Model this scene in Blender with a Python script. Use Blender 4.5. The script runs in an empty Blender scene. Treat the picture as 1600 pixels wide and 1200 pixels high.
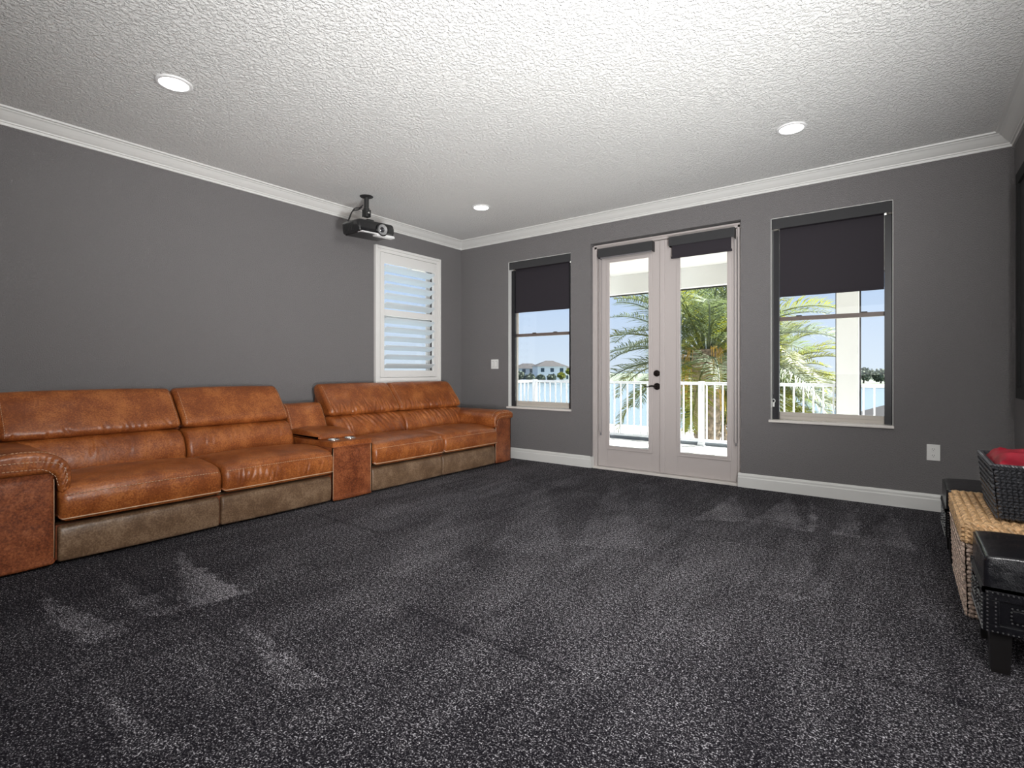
import bpy, bmesh, math, random
from mathutils import Vector, Matrix, noise
R = math.radians
PI = math.pi
random.seed(7)
SC = bpy.context.scene
COL = SC.collection

# ------------------------------------------------------------------ camera, sky, sun, exposure
CAM = (4.6811, -5.0998, 1.07)
YAW = 0.6447
cd = bpy.data.cameras.new('camera')
cam = bpy.data.objects.new('camera', cd)
COL.objects.link(cam)
cam.location = CAM
cam.rotation_euler = (R(90), 0, YAW)
cd.sensor_width = 36.0
cd.lens = 810.3164 / 1600 * 36
cd.shift_y = -20.52 / 1600
cd.clip_start = 0.02
cd.clip_end = 2000
SC.camera = cam

w = bpy.data.worlds.new('sky')
SC.world = w
w.use_nodes = True
nt = w.node_tree
nt.nodes.clear()
tc = nt.nodes.new('ShaderNodeTexCoord')
sx = nt.nodes.new('ShaderNodeSeparateXYZ')
cr = nt.nodes.new('ShaderNodeValToRGB')
bg = nt.nodes.new('ShaderNodeBackground')
wo = nt.nodes.new('ShaderNodeOutputWorld')
nt.links.new(tc.outputs['Generated'], sx.inputs[0])
nt.links.new(sx.outputs['Z'], cr.inputs[0])
nt.links.new(cr.outputs[0], bg.inputs[0])
nt.links.new(bg.outputs[0], wo.inputs[0])
e = cr.color_ramp.elements
e[0].position = 0.0
e[0].color = (0.74, 0.83, 0.95, 1)
e[1].position = 0.75
e[1].color = (0.30, 0.46, 0.86, 1)
m_ = e.new(0.15)
m_.color = (0.56, 0.70, 0.95, 1)
bg.inputs[1].default_value = 1.1

sd = bpy.data.lights.new('sun', 'SUN')
sun = bpy.data.objects.new('sun', sd)
COL.objects.link(sun)
sd.energy = 32.0
sd.angle = R(0.6)
sd.color = (1.0, 0.965, 0.91)
SUN_AZ = R(52)      # direction towards the sun, measured from +X to +Y
SUN_EL = R(42)
tosun = Vector((math.cos(SUN_AZ) * math.cos(SUN_EL), math.sin(SUN_AZ) * math.cos(SUN_EL), math.sin(SUN_EL)))
sun.rotation_euler = tosun.to_track_quat('Z', 'Y').to_euler()

# fill lamps added out of view to brighten the room: rear, side and ceiling
ad = bpy.data.lights.new('rear_fill_light', 'AREA')
al = bpy.data.objects.new('rear_fill_light', ad)
COL.objects.link(al)
ad.shape = 'RECTANGLE'
ad.size = 3.6
ad.size_y = 1.2
ad.energy = 26
ad.color = (1.0, 0.98, 0.96)
al.location = (3.3, -5.36, 1.6)
al.rotation_euler = (R(100), 0, R(8))
ld = bpy.data.lights.new('side_fill_light', 'AREA')  # added unseen lamp, lifts the left wall and sofa
lo = bpy.data.objects.new('side_fill_light', ld)
COL.objects.link(lo)
ld.shape = 'RECTANGLE'
ld.size = 1.2
ld.size_y = 1.1
ld.energy = 135
ld.color = (1.0, 0.985, 0.965)
lo.location = (5.28, -3.95, 1.95)
lo.rotation_euler = (Vector((0, -1.9, 1.3)) - lo.location).to_track_quat('-Z', 'Y').to_euler()
fd = bpy.data.lights.new('ceiling_fill_spot', 'SPOT')  # added unseen spot aimed up to brighten the ceiling
fo = bpy.data.objects.new('ceiling_fill_spot', fd)
COL.objects.link(fo)
fd.energy = 740
fd.spot_size = R(98)
fd.spot_blend = 1.0
fd.shadow_soft_size = 0.35
fo.location = (5.12, -4.3, 0.5)
fo.rotation_euler = (Vector((2.1, -1.5, 2.80)) - fo.location).to_track_quat('-Z', 'Y').to_euler()

vs = SC.view_settings
vs.view_transform = 'Standard'
vs.look = 'None'
vs.gamma = 1.0
vs.use_curve_mapping = False
vs.exposure = 0.0

# ------------------------------------------------------------------ materials
def lin(r, g, b):
    f = lambda c: (c / 255 / 12.92) if c / 255 <= 0.04045 else ((c / 255 + 0.055) / 1.055) ** 2.4
    return (f(r), f(g), f(b), 1)

def newmat(name):
    m = bpy.data.materials.new(name)
    m.use_nodes = True
    n = m.node_tree
    return m, n, n.nodes['Principled BSDF']

def node(n, kind, **kw):
    x = n.nodes.new(kind)
    for k, v in kw.items():
        if k in x.inputs: x.inputs[k].default_value = v
        else: setattr(x, k, v)
    return x

def simple(name, col, rough=0.5, metal=0.0, bump=None, spec=0.5, var=None, coat=0.0):
    """principled material; bump = (scale, strength, distance); var = (scale, amount)"""
    m, n, p = newmat(name)
    p.inputs['Base Color'].default_value = col
    p.inputs['Roughness'].default_value = rough
    p.inputs['Metallic'].default_value = metal
    p.inputs['Specular IOR Level'].default_value = spec
    p.inputs['Coat Weight'].default_value = coat
    t = node(n, 'ShaderNodeTexCoord')
    if bump:
        nz = node(n, 'ShaderNodeTexNoise', Scale=bump[0], Detail=4.0)
        n.links.new(t.outputs['Object'], nz.inputs['Vector'])
        b = node(n, 'ShaderNodeBump', Strength=bump[1], Distance=bump[2])
        n.links.new(nz.outputs['Fac'], b.inputs['Height'])
        n.links.new(b.outputs['Normal'], p.inputs['Normal'])
    if var:
        nz = node(n, 'ShaderNodeTexNoise', Scale=var[0], Detail=3.0)
        n.links.new(t.outputs['Object'], nz.inputs['Vector'])
        r = node(n, 'ShaderNodeValToRGB')
        a = var[1]
        r.color_ramp.elements[0].position = .3
        r.color_ramp.elements[1].position = .7
        r.color_ramp.elements[0].color = tuple(c * (1 - a) for c in col[:3]) + (1,)
        r.color_ramp.elements[1].color = tuple(min(1, c * (1 + a)) for c in col[:3]) + (1,)
        n.links.new(nz.outputs['Fac'], r.inputs[0])
        n.links.new(r.outputs[0], p.inputs['Base Color'])
    return m

def paint(name, col, amp, scale=70, dist=0.004, rough=0.6):
    """orange-peel / knock-down textured paint"""
    m, n, p = newmat(name)
    p.inputs['Base Color'].default_value = col
    p.inputs['Roughness'].default_value = rough
    p.inputs['Specular IOR Level'].default_value = 0.25
    t = node(n, 'ShaderNodeTexCoord')
    nz = node(n, 'ShaderNodeTexNoise', Scale=scale, Detail=3.0, Roughness=0.55)
    n.links.new(t.outputs['Object'], nz.inputs['Vector'])
    r = node(n, 'ShaderNodeValToRGB')
    r.color_ramp.elements[0].position = .42
    r.color_ramp.elements[1].position = .60
    n.links.new(nz.outputs['Fac'], r.inputs[0])
    b = node(n, 'ShaderNodeBump', Strength=amp, Distance=dist)
    n.links.new(r.outputs[0], b.inputs['Height'])
    n.links.new(b.outputs['Normal'], p.inputs['Normal'])
    return m

def leather(name, dark, mid, light, rough=0.4, fine=55):
    m, n, p = newmat(name)
    t = node(n, 'ShaderNodeTexCoord')
    nz = node(n, 'ShaderNodeTexNoise', Scale=6.0, Detail=7.0, Roughness=0.66)
    n.links.new(t.outputs['Object'], nz.inputs['Vector'])
    nf = node(n, 'ShaderNodeTexNoise', Scale=fine, Detail=3.0)
    n.links.new(t.outputs['Object'], nf.inputs['Vector'])
    mx = node(n, 'ShaderNodeMath', operation='MULTIPLY_ADD')
    mx.inputs[1].default_value = 0.75
    n.links.new(nf.outputs['Fac'], mx.inputs[0])
    n.links.new(nz.outputs['Fac'], mx.inputs[2])
    sb = node(n, 'ShaderNodeMath', operation='SUBTRACT')
    sb.inputs[1].default_value = 0.375
    n.links.new(mx.outputs[0], sb.inputs[0])
    r = node(n, 'ShaderNodeValToRGB')
    el = r.color_ramp.elements
    el[0].position = .34; el[0].color = dark
    el[1].position = .68; el[1].color = light
    k = el.new(.50); k.color = mid
    n.links.new(sb.outputs[0], r.inputs[0])
    n.links.new(r.outputs[0], p.inputs['Base Color'])
    p.inputs['Roughness'].default_value = rough
    vo = node(n, 'ShaderNodeTexVoronoi', Scale=260.0)
    n.links.new(t.outputs['Object'], vo.inputs['Vector'])
    b = node(n, 'ShaderNodeBump', Strength=0.25, Distance=0.0012)
    n.links.new(vo.outputs['Distance'], b.inputs['Height'])
    b2 = node(n, 'ShaderNodeBump', Strength=0.35, Distance=0.01)
    nb = node(n, 'ShaderNodeTexNoise', Scale=14.0, Detail=3.0)
    n.links.new(t.outputs['Object'], nb.inputs['Vector'])
    n.links.new(nb.outputs['Fac'], b2.inputs['Height'])
    n.links.new(b.outputs['Normal'], b2.inputs['Normal'])
    n.links.new(b2.outputs['Normal'], p.inputs['Normal'])
    return m

def emit(name, col, s):
    m, n, p = newmat(name)
    p.inputs['Base Color'].default_value = (1, 1, 1, 1)
    p.inputs['Emission Color'].default_value = col
    p.inputs['Emission Strength'].default_value = s
    return m

def glassmat():
    m = bpy.data.materials.new('window_glass')
    m.use_nodes = True
    n = m.node_tree
    n.nodes.clear()
    o = node(n, 'ShaderNodeOutputMaterial')
    tr = node(n, 'ShaderNodeBsdfTransparent')
    tr.inputs[0].default_value = (0.94, 0.96, 0.96, 1)
    gl = node(n, 'ShaderNodeBsdfGlossy')
    gl.inputs['Roughness'].default_value = 0.0
    fr = node(n, 'ShaderNodeFresnel')
    fr.inputs[0].default_value = 1.35
    mx = node(n, 'ShaderNodeMixShader')
    n.links.new(fr.outputs[0], mx.inputs[0])
    n.links.new(tr.outputs[0], mx.inputs[1])
    n.links.new(gl.outputs[0], mx.inputs[2])
    n.links.new(mx.outputs[0], o.inputs[0])
    return m

def carpetmat():
    m, n, p = newmat('carpet_pile')
    t = node(n, 'ShaderNodeTexCoord')
    v = node(n, 'ShaderNodeTexNoise', Scale=170.0, Detail=2.5, Roughness=0.7)
    n.links.new(t.outputs['Object'], v.inputs['Vector'])
    at = node(n, 'ShaderNodeAttribute', attribute_name='pile')
    # the pile map (brushed up or down) shifts how many tufts show their pale side
    ad_ = node(n, 'ShaderNodeMath', operation='MULTIPLY_ADD')
    ad_.inputs[1].default_value = 0.20
    n.links.new(at.outputs['Fac'], ad_.inputs[0])
    n.links.new(v.outputs['Fac'], ad_.inputs[2])
    v2 = node(n, 'ShaderNodeTexNoise', Scale=62.0, Detail=2.0, Roughness=0.6)
    n.links.new(t.outputs['Object'], v2.inputs['Vector'])
    m2 = node(n, 'ShaderNodeMath', operation='MULTIPLY_ADD')
    m2.inputs[1].default_value = 0.32
    n.links.new(v2.outputs['Fac'], m2.inputs[0])
    n.links.new(ad_.outputs[0], m2.inputs[2])
    ad_ = node(n, 'ShaderNodeMath', operation='SUBTRACT')
    ad_.inputs[1].default_value = 0.165
    n.links.new(m2.outputs[0], ad_.inputs[0])
    r = node(n, 'ShaderNodeValToRGB')
    el = r.color_ramp.elements
    el[0].position = .49; el[0].color = (0.006, 0.005, 0.008, 1)
    el[1].position = .74; el[1].color = (0.62, 0.60, 0.64, 1)
    k = el.new(.60); k.color = (0.050, 0.047, 0.053, 1)
    n.links.new(ad_.outputs[0], r.inputs[0])
    n.links.new(r.outputs[0], p.inputs['Base Color'])
    p.inputs['Roughness'].default_value = 0.95
    p.inputs['Specular IOR Level'].default_value = 0.1
    b = node(n, 'ShaderNodeBump', Strength=0.8, Distance=0.006)
    n.links.new(v.outputs['Fac'], b.inputs['Height'])
    n.links.new(b.outputs['Normal'], p.inputs['Normal'])
    return m

def fabricmat(name, col, scale=900):
    m, n, p = newmat(name)
    t = node(n, 'ShaderNodeTexCoord')
    v = node(n, 'ShaderNodeTexVoronoi', Scale=scale)
    n.links.new(t.outputs['Object'], v.inputs['Vector'])
    r = node(n, 'ShaderNodeValToRGB')
    r.color_ramp.elements[0].color = tuple(c * .6 for c in col[:3]) + (1,)
    r.color_ramp.elements[1].color = tuple(c * 1.4 for c in col[:3]) + (1,)
    n.links.new(v.outputs['Distance'], r.inputs[0])
    n.links.new(r.outputs[0], p.inputs['Base Color'])
    p.inputs['Roughness'].default_value = 0.7
    p.inputs['Specular IOR Level'].default_value = 0.2
    return m

M = {}
M['wall'] = paint('grey_wall_paint', (0.212, 0.203, 0.205, 1), 0.85, 130, 0.004, 0.55)
M['ceiling'] = paint('white_knockdown_ceiling', (0.80, 0.80, 0.785, 1), 0.85, 62, 0.007, 0.8)
M['trim'] = simple('white_trim_paint', (0.70, 0.70, 0.68, 1), 0.38)
M['door'] = simple('cream_white_door_paint', (0.50, 0.455, 0.44, 1), 0.4)
M['sash'] = simple('almond_vinyl_sash', (0.52, 0.48, 0.43, 1), 0.4)
M['rail_brown'] = simple('taupe_meeting_rail', (0.15, 0.115, 0.10, 1), 0.4)
M['sill'] = simple('pale_stone_sill', (0.74, 0.70, 0.66, 1), 0.3)
M['darkbronze'] = simple('dark_bronze_metal', (0.02, 0.02, 0.022, 1), 0.4, 0.5)
M['shade'] = fabricmat('charcoal_shade_fabric', (0.030, 0.026, 0.032, 1))
M['valance'] = fabricmat('charcoal_valance_fabric', (0.045, 0.045, 0.047, 1), 600)
M['channel'] = simple('black_side_channel', (0.008, 0.008, 0.011, 1), 0.35)
M['glass'] = glassmat()
M['carpet'] = carpetmat()
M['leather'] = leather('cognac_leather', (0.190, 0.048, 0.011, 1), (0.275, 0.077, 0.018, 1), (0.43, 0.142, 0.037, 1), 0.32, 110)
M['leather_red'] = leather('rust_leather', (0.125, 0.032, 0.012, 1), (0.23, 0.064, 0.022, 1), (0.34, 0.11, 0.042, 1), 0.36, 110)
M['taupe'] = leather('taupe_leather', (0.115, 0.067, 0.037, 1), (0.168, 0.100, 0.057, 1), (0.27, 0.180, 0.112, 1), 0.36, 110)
M['thread'] = simple('tan_thread', (0.62, 0.42, 0.27, 1), 0.6)
M['under'] = simple('black_underside', (0.01, 0.008, 0.007, 1), 0.8)
M['chrome'] = simple('polished_steel', (0.75, 0.75, 0.75, 1), 0.18, 1.0)
M['cupdark'] = simple('dark_cup_steel', (0.2, 0.2, 0.2, 1), 0.3, 1.0)
M['shutter'] = simple('white_shutter_paint', (0.76, 0.75, 0.73, 1), 0.35)
M['louver'] = simple('daylight_tinted_louver', (0.82, 0.91, 0.95, 1), 0.4)  # blue cast of the window light put into the white louver colour
M['plate'] = simple('white_plastic_plate', (0.78, 0.78, 0.76, 1), 0.3)
M['slot'] = simple('dark_socket_slot', (0.03, 0.03, 0.03, 1), 0.5)
M['lamp'] = emit('led_diffuser', (1, 0.985, 0.96, 1), 26)
M['lamptrim'] = simple('white_lamp_trim', (0.8, 0.8, 0.8, 1), 0.35)
M['projblack'] = simple('glossy_black_plastic', (0.012, 0.012, 0.013, 1), 0.22, coat=0.3)
M['projdark'] = simple('matte_black_plastic', (0.02, 0.02, 0.02, 1), 0.5)
M['projgrey'] = simple('grey_plastic_ring', (0.28, 0.28, 0.28, 1), 0.35)
M['projsilver'] = simple('silver_plastic_lip', (0.72, 0.72, 0.72, 1), 0.3)
M['lens'] = simple('black_lens_glass', (0.01, 0.01, 0.015, 1), 0.05, coat=1.0)
M['bronzeknob'] = simple('oil_rubbed_bronze', (0.022, 0.016, 0.014, 1), 0.35, 0.7)
M['blackleather'] = leather('black_leather', (0.004, 0.004, 0.006, 1), (0.006, 0.006, 0.008, 1), (0.010, 0.010, 0.013, 1), 0.24)
M['blackwood'] = simple('black_stained_wood', (0.010, 0.009, 0.009, 1), 0.35)
M['nail'] = simple('pewter_nailheads', (0.45, 0.45, 0.46, 1), 0.3, 1.0)
M['rope'] = simple('golden_seagrass_rope', (0.52, 0.33, 0.17, 1), 0.5, var=(60, 0.5), bump=(180, .6, .003))
M['wicker'] = simple('pale_woven_seagrass', (0.56, 0.43, 0.35, 1), 0.55, var=(75, 0.6), bump=(180, .6, .003))
M['wickerin'] = simple('seagrass_core', (0.10, 0.06, 0.04, 1), 0.8)
M['blackrope'] = simple('glossy_black_woven_cord', (0.045, 0.046, 0.052, 1), 0.16, coat=0.4)
M['red'] = simple('crimson_velvet', (0.30, 0.004, 0.020, 1), 0.55, bump=(30, .3, .01), var=(9, .35))
M['screenblack'] = simple('black_velvet_frame', (0.006, 0.006, 0.006, 1), 0.8)
M['screengrey'] = simple('dark_screen_surface', (0.02, 0.02, 0.021, 1), 0.5)
M['white_ext'] = simple('white_exterior_paint', (0.74, 0.74, 0.72, 1), 0.6, bump=(40, .2, .003))
M['white_rail'] = simple('white_powdercoat', (0.80, 0.82, 0.84, 1), 0.4)
M['deck'] = simple('pale_deck_board', (0.68, 0.675, 0.66, 1), 0.6, var=(4, .08))
M['curb'] = simple('grey_deck_edge', (0.16, 0.18, 0.20, 1), 0.7)
M['frond'] = simple('palm_green', (0.070, 0.115, 0.035, 1), 0.45, var=(2.5, .5))
M['frond2'] = simple('palm_yellow_green', (0.16, 0.17, 0.03, 1), 0.45, var=(2.5, .4))
def leafmat(name, col, tcol):
    m, n, p = newmat(name)
    t = node(n, 'ShaderNodeTexCoord')
    nz = node(n, 'ShaderNodeTexNoise', Scale=2.5, Detail=3.0)
    n.links.new(t.outputs['Object'], nz.inputs['Vector'])
    r = node(n, 'ShaderNodeValToRGB')
    r.color_ramp.elements[0].position = .3; r.color_ramp.elements[1].position = .7
    r.color_ramp.elements[0].color = tuple(c * .55 for c in col[:3]) + (1,)
    r.color_ramp.elements[1].color = tuple(c * 1.4 for c in col[:3]) + (1,)
    n.links.new(nz.outputs['Fac'], r.inputs[0])
    n.links.new(r.outputs[0], p.inputs['Base Color'])
    p.inputs['Roughness'].default_value = 0.6
    tr = node(n, 'ShaderNodeBsdfTranslucent')
    tr.inputs[0].default_value = tcol
    mx = node(n, 'ShaderNodeMixShader')
    mx.inputs[0].default_value = 0.38
    n.links.new(p.outputs[0], mx.inputs[1]); n.links.new(tr.outputs[0], mx.inputs[2])
    n.links.new(mx.outputs[0], n.nodes['Material Output'].inputs[0])
    return m
M['frond'] = leafmat('palm_green', (0.14, 0.175, 0.115, 1), (0.17, 0.22, 0.08, 1))
M['frond2'] = leafmat('palm_yellow_green', (0.115, 0.135, 0.025, 1), (0.27, 0.28, 0.025, 1))
M['trunk'] = simple('palm_trunk_fibre', (0.24, 0.19, 0.14, 1), 0.9, bump=(12, 1, .05), var=(14, .5))
M['fruit'] = simple('orange_palm_fruit', (0.50, 0.32, 0.07, 1), 0.6, var=(8, .4))
M['ground'] = simple('pale_pavers_and_sand', (0.42, 0.40, 0.36, 1), 0.9, var=(.6, .2))
M['lake'] = simple('lake_water', (0.12, 0.16, 0.18, 1), 0.25, bump=(1.5, .2, .05))
M['stucco'] = simple('white_stucco', (0.82, 0.82, 0.80, 1), 0.8)
M['roof'] = simple('grey_roof_tile', (0.030, 0.027, 0.027, 1), 0.8, var=(1, .2))
M['winext'] = simple('far_window_glass', (0.03, 0.06, 0.08, 1), 0.2)
M['tree'] = simple('distant_foliage', (0.12, 0.145, 0.10, 1), 0.9, var=(.5, .5))
M['bush'] = simple('garden_shrub_green', (0.055, 0.10, 0.025, 1), 0.8, var=(3, .5))
M['cord'] = simple('pale_bead_chain', (0.20, 0.19, 0.20, 1), 0.4)

# ------------------------------------------------------------------ helpers
def empty(name, loc=(0, 0, 0), rz=0.0, parent=None):
    o = bpy.data.objects.new(name, None)
    COL.objects.link(o)
    o.location = loc
    o.rotation_euler = (0, 0, rz)
    o.empty_display_size = 0.1
    if parent: o.parent = parent
    return o

def tag(o, label=None, cat=None, group=None, kind=None):
    if label: o['label'] = label
    if cat: o['category'] = cat
    if group: o['group'] = group
    if kind: o['kind'] = kind
    return o

class MB:
    """collects faces, links them as one mesh object"""
    def __init__(s):
        s.v = []; s.f = []
    def add(s, vs_, fs):
        b = len(s.v)
        s.v += [tuple(p) for p in vs_]
        s.f += [tuple(i + b for i in f) for f in fs]
        return s
    def box(s, x0, x1, y0, y1, z0, z1, bev=0.0):
        if bev <= 0:
            vv = [(x, y, z) for z in (z0, z1) for y in (y0, y1) for x in (x0, x1)]
            return s.add(vv, [(0, 2, 3, 1), (4, 5, 7, 6), (0, 1, 5, 4), (2, 6, 7, 3), (0, 4, 6, 2), (1, 3, 7, 5)])
        bm = bmesh.new()
        bmesh.ops.create_cube(bm, size=1)
        for v in bm.verts:
            v.co = Vector(((x0 + x1) / 2 + v.co.x * (x1 - x0), (y0 + y1) / 2 + v.co.y * (y1 - y0), (z0 + z1) / 2 + v.co.z * (z1 - z0)))
        bmesh.ops.bevel(bm, geom=list(bm.edges), offset=bev, segments=2, profile=0.6, affect='EDGES')
        return s.bm(bm)
    def bm(s, bm, mat=None):
        bm.verts.index_update()
        vv = [(mat @ v.co) if mat else v.co.copy() for v in bm.verts]
        ff = [[v.index for v in f.verts] for f in bm.faces]
        bm.free()
        return s.add(vv, ff)
    def quad(s, a, b, c, d):
        return s.add([a, b, c, d], [(0, 1, 2, 3)])
    def tube(s, pts, r, n=8, close=False, caps=True):
        pts = [Vector(p) for p in pts]
        rings = []
        N = len(pts)
        up = None
        for i, p in enumerate(pts):
            if close: d = pts[(i + 1) % N] - pts[i - 1]
            else: d = pts[min(i + 1, N - 1)] - pts[max(i - 1, 0)]
            d.normalize()
            if up is None:
                up = Vector((0, 0, 1)) if abs(d.z) < .9 else Vector((1, 0, 0))
            a = d.cross(up)
            if a.length < 1e-6: a = d.orthogonal()
            a.normalize()
            up = a.cross(d)
            rr = r[i] if isinstance(r, (list, tuple)) else r
            rings.append([p + (a * math.cos(t) + up * math.sin(t)) * rr for t in [2 * PI * k / n for k in range(n)]])
        vv = [q for ring in rings for q in ring]
        ff = []
        for i in range(N if close else N - 1):
            j = (i + 1) % N
            for k in range(n):
                k2 = (k + 1) % n
                ff.append((i * n + k, i * n + k2, j * n + k2, j * n + k))
        if caps and not close:
            ff.append(tuple(range(n))[::-1])
            ff.append(tuple((N - 1) * n + k for k in range(n)))
        return s.add(vv, ff)
    def lathe(s, prof, n=24, center=(0, 0, 0), axis='z', cap=True):
        """prof: list of (radius, height)"""
        vv = []
        for r_, h in prof:
            for k in range(n):
                a = 2 * PI * k / n
                p = (r_ * math.cos(a), r_ * math.sin(a), h)
                if axis == 'x': p = (p[2], p[0], p[1])
                if axis == 'y': p = (p[1], p[2], p[0])
                vv.append((p[0] + center[0], p[1] + center[1], p[2] + center[2]))
        ff = []
        for i in range(len(prof) - 1):
            for k in range(n):
                k2 = (k + 1) % n
                ff.append((i * n + k, i * n + k2, (i + 1) * n + k2, (i + 1) * n + k))
        if cap:
            ff.append(tuple(range(n))[::-1])
            ff.append(tuple((len(prof) - 1) * n + k for k in range(n)))
        return s.add(vv, ff)
    def prism(s, prof, axis, a0, a1):
        """extrude a 2-D outline along an axis; prof in the two other axes in x,y,z order"""
        n = len(prof)
        def P(p, a):
            return {'x': (a, p[0], p[1]), 'y': (p[0], a, p[1]), 'z': (p[0], p[1], a)}[axis]
        vv = [P(p, a0) for p in prof] + [P(p, a1) for p in prof]
        ff = [(i, (i + 1) % n, n + (i + 1) % n, n + i) for i in range(n)]
        ff += [tuple(range(n))[::-1], tuple(range(n, 2 * n))]
        return s.add(vv, ff)
    def build(s, name, mat, parent=None, smooth=False, kind=None, loc=None):
        me = bpy.data.meshes.new(name)
        me.from_pydata(s.v, [], s.f)
        bm = bmesh.new()
        bm.from_mesh(me)
        bmesh.ops.recalc_face_normals(bm, faces=bm.faces)
        bm.to_mesh(me)
        bm.free()
        if smooth:
            me.polygons.foreach_set('use_smooth', [True] * len(me.polygons))
            if smooth != 'all':
                try: me.set_sharp_from_angle(angle=R(38))
                except Exception: pass
        me.materials.append(mat)
        o = bpy.data.objects.new(name, me)
        COL.objects.link(o)
        if parent: o.parent = parent
        if kind: o['kind'] = kind
        if loc: o.location = loc
        return o

def smoothprof(pts, n):
    """closed Catmull-Rom through pts, resampled to n points of equal spacing"""
    P_ = [Vector((p[0], p[1])) for p in pts]
    N = len(P_)
    dense = []
    for i in range(N):
        p0, p1, p2, p3 = P_[i - 1], P_[i], P_[(i + 1) % N], P_[(i + 2) % N]
        for k in range(12):
            t = k / 12
            dense.append(0.5 * ((2 * p1) + (p2 - p0) * t + (2 * p0 - 5 * p1 + 4 * p2 - p3) * t * t + (3 * p1 - p0 - 3 * p2 + p3) * t ** 3))
    L = [0]
    for i in range(len(dense)):
        L.append(L[-1] + (dense[(i + 1) % len(dense)] - dense[i]).length)
    out = []
    j = 0
    for k in range(n):
        t = L[-1] * k / n
        while L[j + 1] < t: j += 1
        a = (t - L[j]) / max(1e-9, L[j + 1] - L[j])
        out.append(dense[j].lerp(dense[(j + 1) % len(dense)], a))
    return out

def cushion(prof, a0, a1, axis='y', r=0.03, n=64, step=0.012, bulge=0.0, creases=(), puff=None, noise_amp=0.0015, split=None):
    """padded body: a closed outline swept along an axis, ends rolled in by r.
    creases: (a_start, b_start, a_end, b_end, width, depth) in (sweep coordinate, height)"""
    P_ = smoothprof(prof, n)
    area = sum(P_[i].x * P_[(i + 1) % n].y - P_[(i + 1) % n].x * P_[i].y for i in range(n))
    sg = 1 if area > 0 else -1
    nor = []
    for i in range(n):
        d = P_[(i + 1) % n] - P_[i - 1]
        nn = Vector((d.y, -d.x)) * sg
        nn.normalize()
        nor.append(nn)
    L = a1 - a0
    m = max(6, int(L / step))
    st = []
    K = 7
    for i in range(K): st.append(a0 + r * (1 - math.cos(PI / 2 * i / K)))
    m2 = max(2, int((L - 2 * r) / step))
    for i in range(m2 + 1): st.append(a0 + r + (L - 2 * r) * i / m2)
    for i in range(1, K + 1): st.append(a1 - r + r * math.sin(PI / 2 * i / K))
    vv = []
    for a in st:
        t = min(a - a0, a1 - a)
        off = 0 if t >= r else r - math.sqrt(max(0, r * r - (r - t) ** 2))
        u = (a - a0) / L
        bl = bulge * (1 - abs(2 * u - 1) ** 3)
        for i in range(n):
            p = P_[i]
            d = -off + bl
            if puff: d += puff(u, p.x, p.y, nor[i])
            if t > 0.0:
                for (ca, cb, ea, eb, wd, dp) in creases:
                    ab = Vector((ea - ca, eb - cb))
                    ap = Vector((a - ca, p.y - cb))
                    k = max(0, min(1, ap.dot(ab) / ab.length_squared))
                    dv = ap - ab * k
                    dist = dv.length
                    if dist < wd * 4 and nor[i].x > -0.2:
                        side = 1 if ab.x * ap.y - ab.y * ap.x > 0 else -1
                        fade = math.sin(PI * min(1, max(0, k * .9 + .1))) ** .5
                        q = dist * side / wd
                        d += dp * fade * (-math.exp(-q * q) + .7 * math.exp(-(q - 1.9) ** 2) + .35 * math.exp(-(q + 2) ** 2))
            d += noise_amp * noise.noise(Vector((a * 9, p.x * 9, p.y * 9)))
            q2 = p + nor[i] * d
            vv.append({'y': (q2.x, a, q2.y), 'x': (a, q2.x, q2.y), 'z': (q2.x, q2.y, a)}[axis])
    ff = []
    S_ = len(st)
    for j in range(S_ - 1):
        for i in range(n):
            i2 = (i + 1) % n
            ff.append((j * n + i, j * n + i2, (j + 1) * n + i2, (j + 1) * n + i))
    if split is None:
        ff.append(tuple(range(n))[::-1])
        ff.append(tuple((S_ - 1) * n + i for i in range(n)))
    else:
        # hooked outline: close the ends with a strip between its outer and inner edges
        k = min(range(n), key=lambda i: (P_[i] - Vector(split)).length)
        for base_ in (0, (S_ - 1) * n):
            A, B = list(range(0, k + 1)), [(n - j) % n for j in range(0, n - k + 1)]
            i = j = 0
            while i < len(A) - 1 or j < len(B) - 1:
                if j >= len(B) - 1 or (i < len(A) - 1 and (i + 1) / (len(A) - 1) <= (j + 1) / (len(B) - 1)):
                    t = (A[i], A[i + 1], B[j]); i += 1
                else:
                    t = (A[i], B[j + 1], B[j]); j += 1
                if len(set(t)) == 3: ff.append(tuple(base_ + q for q in t))
    mb = MB()
    mb.add(vv, ff)
    return mb

def stitches(path, r=0.0017, dash=0.011, gap=0.006):
    """dashed thread along a polyline"""
    mb = MB()
    pts = [Vector(p) for p in path]
    L = [0]
    for i in range(len(pts) - 1): L.append(L[-1] + (pts[i + 1] - pts[i]).length)
    def at(t):
        for i in range(len(pts) - 1):
            if L[i + 1] >= t: return pts[i].lerp(pts[i + 1], (t - L[i]) / max(1e-9, L[i + 1] - L[i]))
        return pts[-1].copy()
    t = 0
    while t + dash < L[-1]:
        mb.tube([at(t), at(t + dash)], r, 5)
        t += dash + gap
    return mb

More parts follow.
